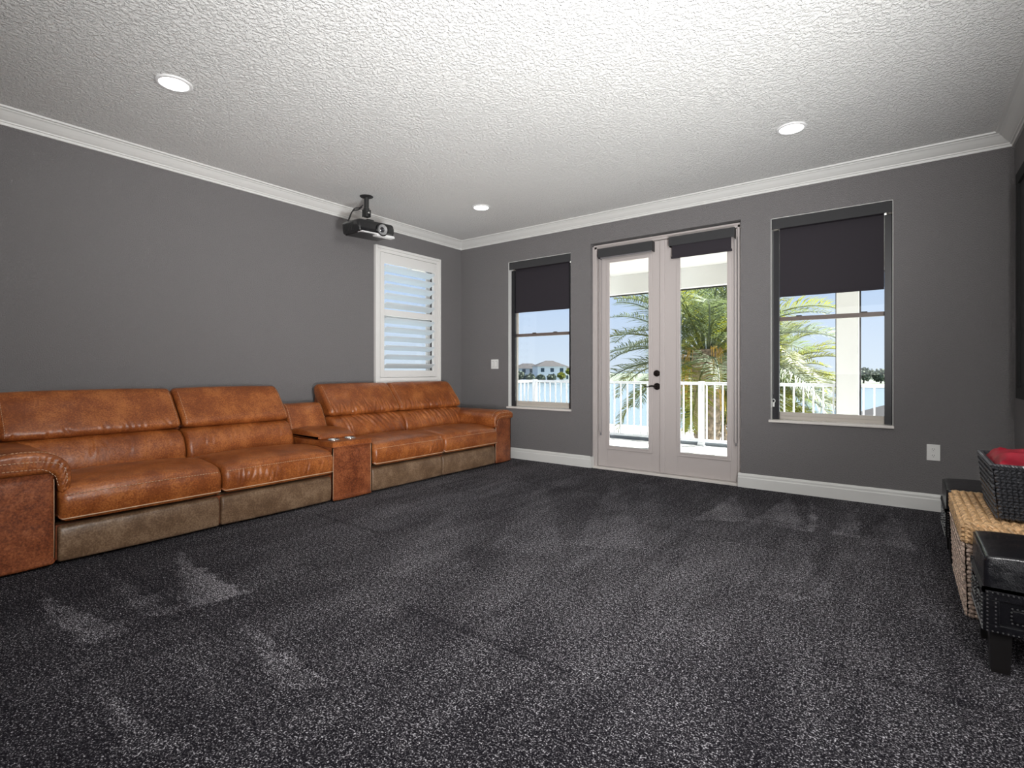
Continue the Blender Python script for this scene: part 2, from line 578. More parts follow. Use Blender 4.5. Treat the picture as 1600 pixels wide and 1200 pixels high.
def wall_mesh(us, zs, holes, t0, t1, axis):
    """wall slab with rectangular openings; u along the wall, thickness t0..t1 across"""
    U = sorted(set(us + [h[0] for h in holes] + [h[1] for h in holes]))
    Z = sorted(set(zs + [h[2] for h in holes] + [h[3] for h in holes]))
    def solid(i, j):
        if i < 0 or j < 0 or i >= len(U) - 1 or j >= len(Z) - 1: return False
        cu, cz = (U[i] + U[i + 1]) / 2, (Z[j] + Z[j + 1]) / 2
        return not any(h[0] < cu < h[1] and h[2] < cz < h[3] for h in holes)
    def P(u, t, z): return (u, t, z) if axis == 'x' else (t, u, z)
    mb = MB()
    for i in range(len(U) - 1):
        for j in range(len(Z) - 1):
            if not solid(i, j): continue
            u0, u1, z0, z1 = U[i], U[i + 1], Z[j], Z[j + 1]
            for t in (t0, t1): mb.quad(P(u0, t, z0), P(u1, t, z0), P(u1, t, z1), P(u0, t, z1))
            if not solid(i - 1, j): mb.quad(P(u0, t0, z0), P(u0, t1, z0), P(u0, t1, z1), P(u0, t0, z1))
            if not solid(i + 1, j): mb.quad(P(u1, t0, z0), P(u1, t1, z0), P(u1, t1, z1), P(u1, t0, z1))
            if not solid(i, j - 1): mb.quad(P(u0, t0, z0), P(u1, t0, z0), P(u1, t1, z0), P(u0, t1, z0))
            if not solid(i, j + 1): mb.quad(P(u0, t0, z1), P(u1, t0, z1), P(u1, t1, z1), P(u0, t1, z1))
    bm = bmesh.new()
    vs_ = [bm.verts.new(v) for v in mb.v]
    for f in mb.f: bm.faces.new([vs_[i] for i in f])
    bmesh.ops.remove_doubles(bm, verts=bm.verts, dist=1e-5)
    out = MB()
    return out.bm(bm)

# ------------------------------------------------------------------ room shell
W, H, YF = 5.322, 2.765, -5.5       # right wall, ceiling height, wall behind the camera
TH = 0.20
W2 = (0.788, 1.682, 0.612, 2.412)    # openings: x0, x1, z0, z1
W3 = (3.743, 4.626, 0.614, 2.430)
DR = (1.930, 3.490, 0.0, 2.470)
SH = (-1.37, -0.47, 0.985, 2.415)    # opening behind the shutter (y0, y1, z0, z1)
zoff = -0.02

o = wall_mesh([-0.15, W + 0.15], [zoff, H], [W2, W3, (DR[0], DR[1], zoff, DR[3])], 0, TH, 'x').build('wall_back', M['wall'], kind='structure')
o = wall_mesh([YF, 0], [zoff, H], [SH], -0.15, 0, 'y').build('wall_left', M['wall'], kind='structure')
o = wall_mesh([YF, 0], [zoff, H], [], W, W + 0.15, 'y').build('wall_right', M['wall'], kind='structure')
o = wall_mesh([-0.15, W + 0.15], [zoff, H], [], YF - 0.15, YF, 'x').build('wall_front', M['wall'], kind='structure')
mb = MB(); mb.box(-0.15, W + 0.15, YF - 0.15, TH, H, H + 0.12)
mb.build('ceiling', M['ceiling'], kind='structure')

# carpet with brushed pile map
def floor_obj():
    nx, ny = 266, 300
    y0, y1 = YF, 0.0
    vv, ff, att = [], [], []
    def inpoly(x, y, poly):
        c = False
        n = len(poly)
        for i in range(n):
            (ax, ay), (bx, by) = poly[i], poly[i - 1]
            if (ay > y) != (by > y) and x < (bx - ax) * (y - ay) / (by - ay) + ax: c = not c
        return c
    wedges = [W_ for W_ in WEDGES]
    for j in range(ny + 1):
        for i in range(nx + 1):
            x = W * i / nx
            y = y0 + (y1 - y0) * j / ny
            vv.append((x, y, 0))
            a = 0.24
            # long vacuum strokes running across the room
            row = math.floor((y + 6) / 0.62)
            xs = x + 0.15 * math.sin(row * 2.3)
            a += 0.05 * math.sin(xs * 9 + row * 2.6) * (0.6 + 0.4 * noise.noise(Vector((x * .8, y * .8, 3))))
            a += 0.14 * noise.noise(Vector((x * .7, y * .5, 1.3))) + 0.08 * noise.noise(Vector((x * 6, y * 1.6, 5))) + .10 * noise.noise(Vector((x * 14, y * 3, 7)))
            fr = ((y + 6) / 0.62) % 1.0
            if fr < 0.04 and noise.noise(Vector((x * 1.2, row * 3.1, 0))) > -.1: a -= 0.12
            for poly, amt in wedges:
                if inpoly(x + .03 * noise.noise(Vector((x * 9, y * 9, 2))), y + .05 * noise.noise(Vector((x * 9, y * 9, 4))), poly): a += amt * (.55 + .5 * noise.noise(Vector((x * 5, y * 5, 8))))
            # darker towards the camera side
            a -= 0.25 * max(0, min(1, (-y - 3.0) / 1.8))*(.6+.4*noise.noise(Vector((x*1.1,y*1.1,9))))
            att.append(max(-.3, min(1.2, a)))
    for j in range(ny):
        for i in range(nx):
            k = j * (nx + 1) + i
            ff.append((k, k + 1, k + nx + 2, k + nx + 1))
    me = bpy.data.meshes.new('floor')
    me.from_pydata(vv, [], ff)
    at = me.attributes.new('pile', 'FLOAT', 'POINT')
    at.data.foreach_set('value', att)
    me.materials.append(M['carpet'])
    o = bpy.data.objects.new('floor', me)
    COL.objects.link(o)
    o['kind'] = 'structure'
    return o
WEDGES = []
def fl(x, y):
    """point of the carpet seen along a given direction, used to lay out the vacuum marks"""
    f = 810.3164; s, c = math.sin(YAW), math.cos(YAW)
    d = Vector((-s, c, 0)) + Vector((c, s, 0)) * ((x - 800) / f) + Vector((0, 0, (579.48 - y) / f))
    p = Vector(CAM) + d * (-CAM[2] / d.z)
    return (p.x, p.y)
for poly, a in [([(272, 862), (288, 950), (388, 928)], .42), ([(50, 922), (125, 1012), (210, 985)], .36), ([(160, 892), (215, 968), (292, 955)], .30),
                ([(365, 962), (440, 1075), (530, 1075)], .34), ([(272, 1012), (330, 1100), (385, 1090)], .26), ([(150, 1060), (190, 1180), (300, 1170)], .28),
                ([(1085, 812), (1150, 772), (1168, 815)], .35), ([(1170, 815), (1235, 775), (1262, 832)], .36), ([(1262, 830), (1268, 776), (1275, 832)], .5),
                ([(1300, 835), (1336, 790), (1346, 842)], .32), ([(1345, 850), (1392, 800), (1432, 860)], .22), ([(1180, 930), (1240, 820), (1300, 940)], .18),
                ([(900, 850), (960, 745), (1010, 860)], .16), ([(760, 860), (850, 750), (880, 870)], .14), ([(600, 900), (700, 790), (740, 905)], .12)]:
    WEDGES.append(([fl(*p) for p in poly], a))
floor_obj()
# slab under the carpet
MB().box(-0.15, W + 0.15, YF - 0.15, 0.0, -0.25, -0.02).build('floor', M['under'], kind='structure')
MB().box(DR[0], DR[1], 0, TH, -0.25, -0.02).build('floor', M['under'], kind='structure')

# crown moulding (profile: distance from wall, height)
CR = [(0.0, 2.668), (0.014, 2.668), (0.017, 2.684), (0.026, 2.686), (0.028, 2.694), (0.040, 2.702), (0.058, 2.718),
      (0.078, 2.740), (0.088, 2.746), (0.092, 2.752), (0.108, 2.754), (0.112, 2.765), (0.0, 2.765)]
def crown(name, kind):
    mb = MB()
    n = len(CR)
    def ring(f): return [f(p) for p in CR]
    if kind == 'L': a, b = ring(lambda p: (p[0], YF + p[0], p[1])), ring(lambda p: (p[0], -p[0], p[1]))
    if kind == 'B': a, b = ring(lambda p: (p[0], -p[0], p[1])), ring(lambda p: (W - p[0], -p[0], p[1]))
    if kind == 'R': a, b = ring(lambda p: (W - p[0], -p[0], p[1])), ring(lambda p: (W - p[0], YF + p[0], p[1]))
    if kind == 'F': a, b = ring(lambda p: (W - p[0], YF + p[0], p[1])), ring(lambda p: (p[0], YF + p[0], p[1]))
    mb.add(a + b, [(i, (i + 1) % n, n + (i + 1) % n, n + i) for i in range(n)])
    return mb.build(name, M['trim'], kind='structure')
for i, k in enumerate('LBRF'): crown('trim_%d' % (i + 1), k)

BB = [(0.0, 0.0), (0.016, 0.0), (0.016, 0.088), (0.012, 0.096), (0.012, 0.112), (0.007, 0.124), (0.0, 0.129)]
def base(name, p0, p1, nrm):
    mb = MB()
    n = len(BB)
    a = [(p0[0] + nrm[0] * p[0], p0[1] + nrm[1] * p[0], p[1]) for p in BB]
    b = [(p1[0] + nrm[0] * p[0], p1[1] + nrm[1] * p[0], p[1]) for p in BB]
    mb.add(a + b, [(i, (i + 1) % n, n + (i + 1) % n, n + i) for i in range(n)] + [tuple(range(n))[::-1], tuple(range(n, 2 * n))])
    return mb.build(name, M['trim'], kind='structure')
base('baseboard_left', (0, YF), (0, 0), (1, 0))
b1 = base('baseboard_back', (0.016, 0), (DR[0] , 0), (0, -1))
b2 = base('baseboard_back', (DR[1]-.022, 0), (W - 0.016, 0), (0, -1))
base('baseboard_right', (W, YF), (W, 0), (-1, 0))
base('baseboard_front', (0, YF), (W, YF), (0, 1))
# returns of the baseboard into the door recess
MB().box(DR[0], DR[0] + 0.016, -0.016, 0.052, 0, 0.122, 0.003).build('baseboard_back', M['trim'], kind='structure')

# ------------------------------------------------------------------ windows in the back wall
def back_window(name, op, meet_z, lock):
    x0, x1, z0, z1 = op
    root = empty(name, ((x0 + x1) / 2, 0.1, z0)); root['kind'] = 'structure'
    ox, oy, oz = root.location
    def B(n, m, *b, bev=0.002):
        mb = MB()
        for q in b: mb.box(q[0] - ox, q[1] - ox, q[2] - oy, q[3] - oy, q[4] - oz, q[5] - oz, bev)
        return mb.build(n, M[m], root)
    # reveal linings, sill
    B('window_sill', 'sill', (x0 - 0.016, x1 + 0.006, -0.022, 0.10, z0 - 0.002, z0 + 0.020), bev=0.005)
    B('reveal', 'trim', (x0, x0 + 0.004, 0.004, 0.1, z0 + .02, z1), (x1 - 0.004, x1, 0.004, 0.1, z0 + .02, z1), (x0, x1, 0.004, 0.1, z1 - 0.004, z1), bev=0)
    ya, yb = 0.10, 0.17
    B('window_frame', 'sash', (x0 + .004, x0 + 0.034, ya, yb, z0 + .02, z1), (x1 - 0.034, x1 - .004, ya, yb, z0 + .02, z1), (x0 + .034, x1 - .034, ya, yb, z1 - 0.035, z1), (x0 + .034, x1 - .034, ya, yb, z0 + 0.02, z0 + 0.05))
    B('lower_sash', 'sash', (x0 + .034, x1 - .034, ya + .012, ya + .036, z0 + .05, z0 + .085), 
      (x0 + .034, x0 + .050, ya + .012, ya + .036, z0 + .085, meet_z - .019), (x1 - .050, x1 - .034, ya + .012, ya + .036, z0 + .085, meet_z - .019))
    B('meeting_rail', 'rail_brown', (x0 + .034, x1 - .034, ya + .008, ya + .062, meet_z - .019, meet_z + .016))
    B('upper_sash', 'sash', (x0 + .034, x0 + .046, ya + .040, ya + .062, meet_z + .018, z1 - .035),
      (x1 - .046, x1 - .034, ya + .040, ya + .062, meet_z + .018, z1 - .035), (x0 + .046, x1 - .046, ya + .040, ya + .062, z1 - .06, z1 - .035))
    B('glass_pane', 'glass', (x0 + .050, x1 - .050, ya + .022, ya + .026, z0 + .085, meet_z - .019), bev=0)
    B('glass_pane', 'glass', (x0 + .046, x1 - .046, ya + .048, ya + .052, meet_z + .018, z1 - .06), bev=0)
    for lx in lock:
        B('sash_lock', 'darkbronze', (lx - .022, lx + .022, ya + .006, ya + .03, meet_z + .016, meet_z + .024))
    return root
back_window('window_2', W2, 1.512, (1.10, 1.40))
back_window('window_3', W3, 1.540, (3.95, 4.43))

def window_shade(op, zb, label):
    x0, x1, z0, z1 = op
    root = empty('roller_shade', ((x0 + x1) / 2, 0.05, z1 - .1))
    tag(root, label, 'roller shade', None)
    ox, oy, oz = root.location
    def B(n, m, *b, bev=0.002):
        mb = MB()
        for q in b: mb.box(q[0] - ox, q[1] - ox, q[2] - oy, q[3] - oy, q[4] - oz, q[5] - oz, bev)
        return mb.build(n, M[m], root)
    B('valance', 'valance', (x0 + .005, x1 - .005, 0.012, 0.022, z1 - 0.095, z1 - 0.007))
    B('headbox', 'channel', (x0 + .006, x1 - .006, 0.022, 0.095, z1 - 0.03, z1 - 0.007))
    for s in (0, 1):
        cx0, cx1 = ((x0 + .006, x0 + .058) if s == 0 else (x1 - .058, x1 - .006))
        c = B('side_channel', 'channel', (cx0, cx1, 0.060, 0.094, z0 + 0.022, z1 - 0.10))
    B('shade_fabric', 'shade', (x0 + .059, x1 - .059, 0.076, 0.0775, zb + .02, z1 - 0.03), bev=0)
    B('hem_bar', 'shade', (x0 + .060, x1 - .060, 0.0705, 0.0835, zb, zb + 0.02))
    mb = MB()
    r_ = 0.030
    mb.lathe([(r_, x0 + .062 - ox), (r_, x1 - .062 - ox)], 20, (0, 0.062 - oy, z1 - .065 - oz), 'x')
    mb.build('roller_tube', M['shade'], root, True)
    return root
window_shade(W2, 1.787, 'charcoal roller shade half lowered in the narrow window beside the sofa corner')
r3 = window_shade(W3, 1.732, 'charcoal roller shade half lowered in the window right of the glass doors')
# clear chain tensioner at the left edge of the right window
o = r3.location
mb = MB()
mb.tube([(3.757 - o.x, .05 - o.y, z - o.z) for z in (2.33, 1.5, 0.86)], 0.0015, 5)
mb.build('bead_chain', M['cord'], r3)
mb = MB()
mb.tube([(3.757 - o.x + .012 * math.cos(t), .05 - o.y, 0.80 - o.z + .016 * math.sin(t)) for t in [2 * PI * k / 14 for k in range(14)]], 0.004, 6, close=True)
mb.box(3.749 - o.x, 3.765 - o.x, .045 - o.y, .055 - o.y, .748 - o.z, .786 - o.z)
mb.build('chain_tensioner', M['plate'], r3)

# ------------------------------------------------------------------ french doors
def french_door():
    root = empty('door_1', (2.70, 0.1, 0)); root['kind'] = 'structure'
    ox, oy = 2.70, 0.1
    def B(n, m, par, *b, bev=0.003):
        mb = MB()
        for q in b: mb.box(q[0] - ox, q[1] - ox, q[2] - oy, q[3] - oy, q[4], q[5], bev)
        return mb.build(n, M[m], par)
    x0, x1, zt = DR[0], DR[1], DR[3]
    # frame: jambs and head with a stepped stop
    B('door_frame', 'door', root, (x0, x0 + .045, .068, .195, 0.0, zt - .012), (x1 - .045, x1, .068, .195, 0.0, zt - .012), (x0, x1, .068, .195, zt - .052, zt - .012),
      (x0 , x0 + .018, .052, .070, 0.0, zt - .012), (x1 - .018, x1, .052, .070, 0, zt - .012), (x0, x1, .052, .070, zt - .030, zt - .012))
    B('threshold', 'sill', root, (x0 + .01, x1 - .01, .030, .20, -0.018, 0.016), bev=.006)
    xm = 2.712
    leaves = [(x0 + .050, xm - .004), (xm + .004, x1 - .050)]
    lites = [(2.083, 2.608), (2.863, 3.388)]
    for k in range(2):
        a, b = leaves[k]
        l0, l1 = lites[k]
        zb, zt2 = 0.213, 2.290
        lf = B('door_leaf', 'door', root, (a, l0 + .01, .090, .135, .020, zt - .056), (l1 - .01, b, .090, .135, .020, zt - .056),
               (l0 + .01, l1 - .01, .090, .135, .020, zb + .01), (l0 + .01, l1 - .01, .090, .135, zt2 - .01, zt - .056), bev=.002)
        # lite frame with two steps
        fw = .038
        B('lite_frame', 'door', lf, (l0, l0 + fw, .078, .092, zb, zt2), (l1 - fw, l1, .078, .092, zb, zt2), (l0 + fw, l1 - fw, .078, .092, zb, zb + fw), (l0 + fw, l1 - fw, .078, .092, zt2 - fw, zt2),
          (l0 + fw - .012, l0 + fw, .072, .080, zb + fw - .012, zt2 - fw + .012), (l1 - fw, l1 - fw + .012, .072, .080, zb + fw - .012, zt2 - fw + .012),
          (l0 + fw, l1 - fw, .072, .080, zb + fw - .012, zb + fw), (l0 + fw, l1 - fw, .072, .080, zt2 - fw, zt2 - fw + .012))
        B('glass_pane', 'glass', lf, (l0 + fw - .002, l1 - fw + .002, .108, .114, zb + fw - .002, zt2 - fw + .002), bev=0)
        if k == 0:
            B('astragal', 'door', lf, (xm - .022, xm + .030, .074, .090, .024, zt - .058), bev=.006)
            # deadbolt and lever
            mb = MB()
            mb.lathe([(.034, .0), (.034, -.010), (.028, -.018), (.013, -.020), (.013, -.030), (.010, -.034)], 24, (2.655 - ox, .090 - oy, 1.044), 'y')
            mb.build('deadbolt', M['bronzeknob'], lf, True)
            mb = MB()
            mb.lathe([(.036, .0), (.036, -.008), (.030, -.016), (.012, -.018), (.011, -.050), (.009, -.054)], 24, (2.657 - ox, .090 - oy, .909), 'y')
            pts = []
            for t in [i / 10 for i in range(11)]:
                pts.append((2.657 - .125 * t - ox, .042 - .006 * math.sin(PI * t) - oy, .909 + .008 * math.sin(2 * PI * t) + .012 * t * t - .004))
            mb.tube(pts, [.010 - .005 * i / 10 for i in range(11)], 8)
            mb.build('lever_handle', M['bronzeknob'], lf, True)
    return root
french_door()

def door_shade(x0, x1, zt, zb, fabric, label, chx):
    root = empty('roller_shade', ((x0 + x1) / 2, 0.03, zt))
    tag(root, label, 'roller shade', None)
    ox, oy, oz = root.location
    def B(n, m, *b, bev=0.002):
        mb = MB()
        for q in b: mb.box(q[0] - ox, q[1] - ox, q[2] - oy, q[3] - oy, q[4] - oz, q[5] - oz, bev)
        return mb.build(n, M[m], root)
    B('valance', 'valance', (x0, x1, 0.000, 0.006, zb, zt), (x0, x1, 0.006, .070, zt - .006, zt), bev=.001)
    B('end_bracket', 'darkbronze', (x0 + .001, x0 + .005, 0.006, 0.072, zb - .008, zt - .006), bev=0)
    B('end_bracket', 'darkbronze', (x1 - .005, x1 - .001, 0.006, 0.072, zb - .008, zt - .006), bev=0)
    mb = MB()
    mb.lathe([(.024, x0 + .008 - ox), (.024, x1 - .008 - ox)], 18, (0, 0.038 - oy, zt - .045 - oz), 'x')
    mb.build('roller_tube', M['shade'], root, True)
    if fabric:
        B('shade_fabric', 'shade', (x0 + .03, x1 - .03, 0.012, 0.0135, fabric + .02, zt - .045), bev=0)
        B('hem_bar', 'shade', (x0 + .022, x1 - .022, 0.006, 0.018, fabric, fabric + .022))
    else:
        B('hem_bar', 'cord', (x0 + .02, x1 - .02, 0.016, 0.028, zb - .012, zb + .004))
    # bead chain loop
    zc = 0.39
    pts = [(chx - .014 - ox, .035 - oy, zb - oz)]
    for i in range(9):
        t = PI + PI * i / 8
        pts.append((chx + .014 * math.cos(t) - ox, .035 - oy, zc + .02 + .02 * math.sin(t) - oz))
    pts.append((chx + .014 - ox, .035 - oy, zb - oz))
    mb = MB(); mb.tube(pts, .0022, 6)
    mb.build('bead_chain', M['cord'], root, True)
    mb = MB(); mb.box(chx - .006 - ox, chx + .006 - ox, .029 - oy, .045 - oy, zc - .025 - oz, zc + .002 - oz, .002)
    mb.build('chain_holder', M['cord'], root)
door_shade(2.022, 2.640, 2.402, 2.306, None, 'charcoal roller shade fully raised on the left door leaf', 2.040)
door_shade(2.812, 3.434, 2.410, 2.320, 2.192, 'charcoal roller shade on the right door leaf, fabric slightly lowered', 3.442)

# ------------------------------------------------------------------ window and shutter in the left wall
def left_window():
    y0, y1, z0, z1 = SH
    root = empty('window_1', (-0.08, (y0 + y1) / 2, z0)); root['kind'] = 'structure'
    ox, oy, oz = root.location
    def B(n, m, *b, bev=0.002):
        mb = MB()
        for q in b: mb.box(q[0] - ox, q[1] - ox, q[2] - oy, q[3] - oy, q[4] - oz, q[5] - oz, bev)
        return mb.build(n, M[m], root)
    B('window_frame', 'trim', (-.14, -.10, y0, y0 + .04, z0, z1), (-.14, -.10, y1 - .04, y1, z0, z1), (-.14, -.10, y0 + .04, y1 - .04, z1 - .04, z1), (-.14, -.10, y0 + .04, y1 - .04, z0, z0 + .04),
      (-.135, -.105, y0 + .04, y1 - .04, (z0 + z1) / 2 - .02, (z0 + z1) / 2 + .02))
    B('glass_pane', 'glass', (-.124, -.120, y0 + .04, y1 - .04, (z0 + z1) / 2 + .02, z1 - .04), bev=0)
    B('glass_pane', 'glass', (-.124, -.120, y0 + .04, y1 - .04, z0 + .04, (z0 + z1) / 2 - .02), bev=0)
left_window()

def shutter():
    y0, y1, z0, z1 = -1.427, -0.413, 0.928, 2.471
    root = empty('plantation_shutter', (0.0, (y0 + y1) / 2, z0))
    tag(root, 'white plantation shutter with open louvers on the left wall above the sofa', 'shutter')
    ox, oy, oz = root.location
    def B(n, m, *b, bev=0.002):
        mb = MB()
        for q in b: mb.box(q[0] - ox, q[1] - ox, q[2] - oy, q[3] - oy, q[4] - oz, q[5] - oz, bev)
        return mb.build(n, M[m], root)
    fw = 0.085
    X = 0.032
    # outer frame: moulded in three steps
    B('outer_frame', 'shutter', (0.001, .040, y0, y0 + .030, z0, z1), (0.001, .040, y1 - .030, y1, z0, z1), (0.001, .040, y0 + .03, y1 - .03, z1 - .030, z1), (0.001, .040, y0 + .03, y1 - .03, z0, z0 + .030),
      (0.001, .030, y0 + .030, y0 + .066, z0 + .03, z1 - .03), (0.001, .030, y1 - .066, y1 - .030, z0 + .03, z1 - .03), (0.001, .030, y0 + .066, y1 - .066, z1 - .066, z1 - .030), (0.001, .030, y0 + .066, y1 - .066, z0 + .030, z0 + .066), bev=.004)
    a0, a1 = y0 + .070, y1 - .070
    b0, b1 = z0 + .070, z1 - .070
    s0, s1 = a0 + .055, a1 - .055
    zt, zm1, zm0, zb = 2.285, 1.765, 1.695, 1.075
    B('stile', 'shutter', (0.002, .031, a0, s0, b0, b1)); B('stile', 'shutter', (0.002, .031, s1, a1, b0, b1))
    B('top_rail', 'shutter', (0.002, .031, s0, s1, zt, b1)); B('divider_rail', 'shutter', (0.002, .031, s0, s1, zm0, zm1)); B('bottom_rail', 'shutter', (0.002, .031, s0, s1, b0, zb))
    n = 20
    def louver(zc):
        wd, th, tilt = 0.114, 0.011, R(29)
        prof = []
        for k in range(n):
            t = 2 * PI * k / n
            px, pz = wd / 2 * math.cos(t), th / 2 * math.sin(t)
            prof.append((0.014 + px * math.cos(tilt) - pz * math.sin(tilt) - ox, px * math.sin(tilt) + pz * math.cos(tilt)))
        mb = MB()
        mb.prism(prof, 'y', s0 + .003 - oy, s1 - .003 - oy)
        ob = mb.build('louver', M['louver'], root, True)
        ob.location.z = zc - oz
        return ob
    pu = (zt - zm1) / 5
    L0 = louver(zt - pu * .5)
    zs_ = [zt - pu * (i + .5) for i in range(1, 5)]
    pl_ = (zm0 - zb) / 6
    zs_ += [zm0 - pl_ * (i + .5) for i in range(6)]
    for z in zs_:
        c = L0.copy(); COL.objects.link(c); c.parent = root; c.location.z = z - oz
    for (za, zb_) in ((zm1 + .03, zt - .04), (zb + .03, zm0 - .04)):
        mb = MB(); mb.box(-.048 - ox, -.040 - ox, s1 - .06 - oy, s1 - .052 - oy, za - oz, zb_ - oz)
        mb.build('tilt_rod', M['shutter'], root)
shutter()

# ------------------------------------------------------------------ reclining sofa
def sofa():
    root = empty('reclining_sofa', (0.5, -2.42, 0))
    tag(root, 'long cognac leather reclining sofa with four seats and centre console along the left wall', 'sofa')
    inv = Vector((-0.5, 2.42, 0))
    def fin(mb, name, mat, par=root, smooth='all', kind=None):
        o = mb.build(name, M[mat], par, smooth, kind)
        if par is root: o.location = inv
        return o
    LE, RE = -4.64, -0.20
    rnd = random.Random(5)
    # hidden frame
    mb = MB()
    mb.box(.10, .965, LE + .06, RE - .05, .03, .22)
    mb.prism([(.06, .03), (.30, .03), (.26, .60), (.15, .86), (.09, .88), (.06, .60)], 'y', LE + .20, -2.64)
    mb.prism([(.06, .03), (.30, .03), (.26, .60), (.15, .86), (.09, .88), (.06, .60)], 'y', -2.20, RE - .22)
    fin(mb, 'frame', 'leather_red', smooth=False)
    for fx in (.15, .90):
        for fy in (LE + .1, -2.5, -2.3, RE - .1):
            mb = MB(); mb.lathe([(.022, .0), (.022, .032)], 12, (fx, fy, 0)); fin(mb, 'foot', 'under')
    seats = [(-4.325, -3.482, -4.47, -3.482), (-3.474, -2.622, -3.474, -2.632), (-2.222, -1.364, -2.222, -1.368), (-1.356, -.510, -1.360, -.405)]
    seatprof = [(.40, .26), (.70, .250), (1.0, .248), (1.022, .262), (1.034, .31), (1.034, .365), (1.018, .402), (.985, .424), (.90, .440), (.72, .452), (.55, .440), (.42, .405), (.38, .33)]
    backprof = [(.40, .36), (.455, .40), (.468, .45), (.458, .52), (.432, .575), (.392, .612), (.345, .632), (.30, .636), (.25, .62), (.27, .52), (.33, .40)]
    headprof = [(.245, .640), (.300, .640), (.352, .646), (.374, .668), (.364, .705), (.328, .752), (.278, .81), (.225, .875), (.180, .916), (.145, .932), (.108, .928), (.078, .90), (.085, .84), (.14, .76), (.20, .67)]
    footprof = [(.90, .022), (.980, .022), (.994, .04), (1.000, .12), (.996, .18), (.984, .210), (.95, .218), (.90, .216)]
    for si, (s0, s1, b0, b1) in enumerate(seats):
        # creases
        cs = []
        if si in (1, 2):
            for k in range(20 if si == 1 else 14):
                a = s0 + .04 + (s1 - s0 - .08) * rnd.random()
                cs.append((a, .27 + rnd.random() * .03, a + rnd.uniform(-.025, .04), .34 + rnd.random() * .06, rnd.uniform(.005, .010), rnd.uniform(.004, .008)))
        else:
            for k in range(6):
                a = s0 + .03 + (s1 - s0 - .06) * rnd.random()
                cs.append((a, .28, a + rnd.uniform(-.02, .02), .33, .008, .0012))
        puff = lambda u, x, z, nn: (0.016 * (1 - abs(2 * u - 1) ** 2.5) if (nn.y > .5 and x > .5) else 0) - (0.006 if (z > .39 and z < .408 and x > .99) else 0)
        sc_ = fin(cushion(seatprof, s0, s1, 'y', .034, 96, .008, 0.004, cs, puff), 'seat_cushion', 'leather')
        # seams: dashed stitch under the top edge, piping at the bottom edge
        pa = [(1.031 + .004 * math.sin(PI * i / 20) , s0 + .02 + (s1 - s0 - .04) * i / 20, .392 + .004 * math.sin(PI * i / 20)) for i in range(21)]
        fin(stitches(pa), 'stitching', 'thread', sc_)
        pb = [(1.0305, s0 + .014 + (s1 - s0 - .028) * i / 16, .262) for i in range(17)]
        pb = [(1.006, s0 + .006, .262)] + pb + [(1.006, s1 - .006, .262)]
        mb = MB(); mb.tube(pb, .0032, 6)
        fin(mb, 'piping', 'thread', sc_)
        # lower back cushion
        cs = []
        if si in (2, 3):
            for k in range(11):
                a = b0 + .08 + (b1 - b0 - .16) * (k + rnd.random() * .6) / 11
                if si == 2: e_ = a + (.10 + rnd.random() * .08) * (1 if a > (b0 + b1) / 2 - .2 else .4)
                else: e_ = a + rnd.uniform(.04, .10)
                cs.append((a, .63, e_, rnd.uniform(.43, .53), rnd.uniform(.007, .013), rnd.uniform(.006, .011)))
        else:
            for k in range(9):
                a = b0 + .1 + (b1 - b0 - .2) * (k + rnd.random()) / 9
                cs.append((a, .63, a + rnd.uniform(-.03, .05), rnd.uniform(.50, .58), rnd.uniform(.006, .010), rnd.uniform(.003, .006)))
        fin(cushion(backprof, b0, b1, 'y', .030, 72, .009, 0.008, cs), 'backrest', 'leather')
        # headrest
        cs = []
        nk = (9, 8, 16, 16)[si]
        for k in range(nk):
            a = b0 + .06 + (b1 - b0 - .12) * (k + rnd.random()) / nk
            if si == 0: cs.append((a, .665, a + rnd.uniform(-.05, .01), .675 + rnd.random() * .06, .009, .006))
            elif si == 1: cs.append((a, .665, a + rnd.uniform(-.03, .03), .68 + rnd.random() * .03, .006, .002))
            else: cs.append((a, .660, a + rnd.uniform(-.06, .07), .71 + rnd.random() * .10, rnd.uniform(.006, .012), rnd.uniform(.006, .010)))
        hp = headprof
        if si >= 2:  # tilted up a little further, thicker seen from the side
            hp = [(x, z + .006 * (z - .63) / .3) for x, z in headprof]
        ho = fin(cushion(hp, b0 + .002, b1 - .002, 'y', .032, 80, .009, 0.007, cs), 'headrest', 'leather')
        for ye in (b0 + .028, b1 - .028):
            P_ = [(x, z) for x, z in hp if True]
            pp = [(P_[i][0] + .004, ye, P_[i][1] + .003) for i in (2, 3, 4, 5, 6, 7, 8)]
            fin(stitches(pp, .0013), 'stitching', 'thread', ho)
        # footrest panel
        cs = []
        if si in (2, 3):
            for k in range(6):
                a = s0 + .03 + rnd.random() * .15
                cs.append((a, .20, a + .08, .08, .008, .0015))
        fin(cushion(footprof, s0 + .001, s1 - .001, 'y', .016, 64, .02, 0.004, cs), 'footrest_panel', 'taupe')
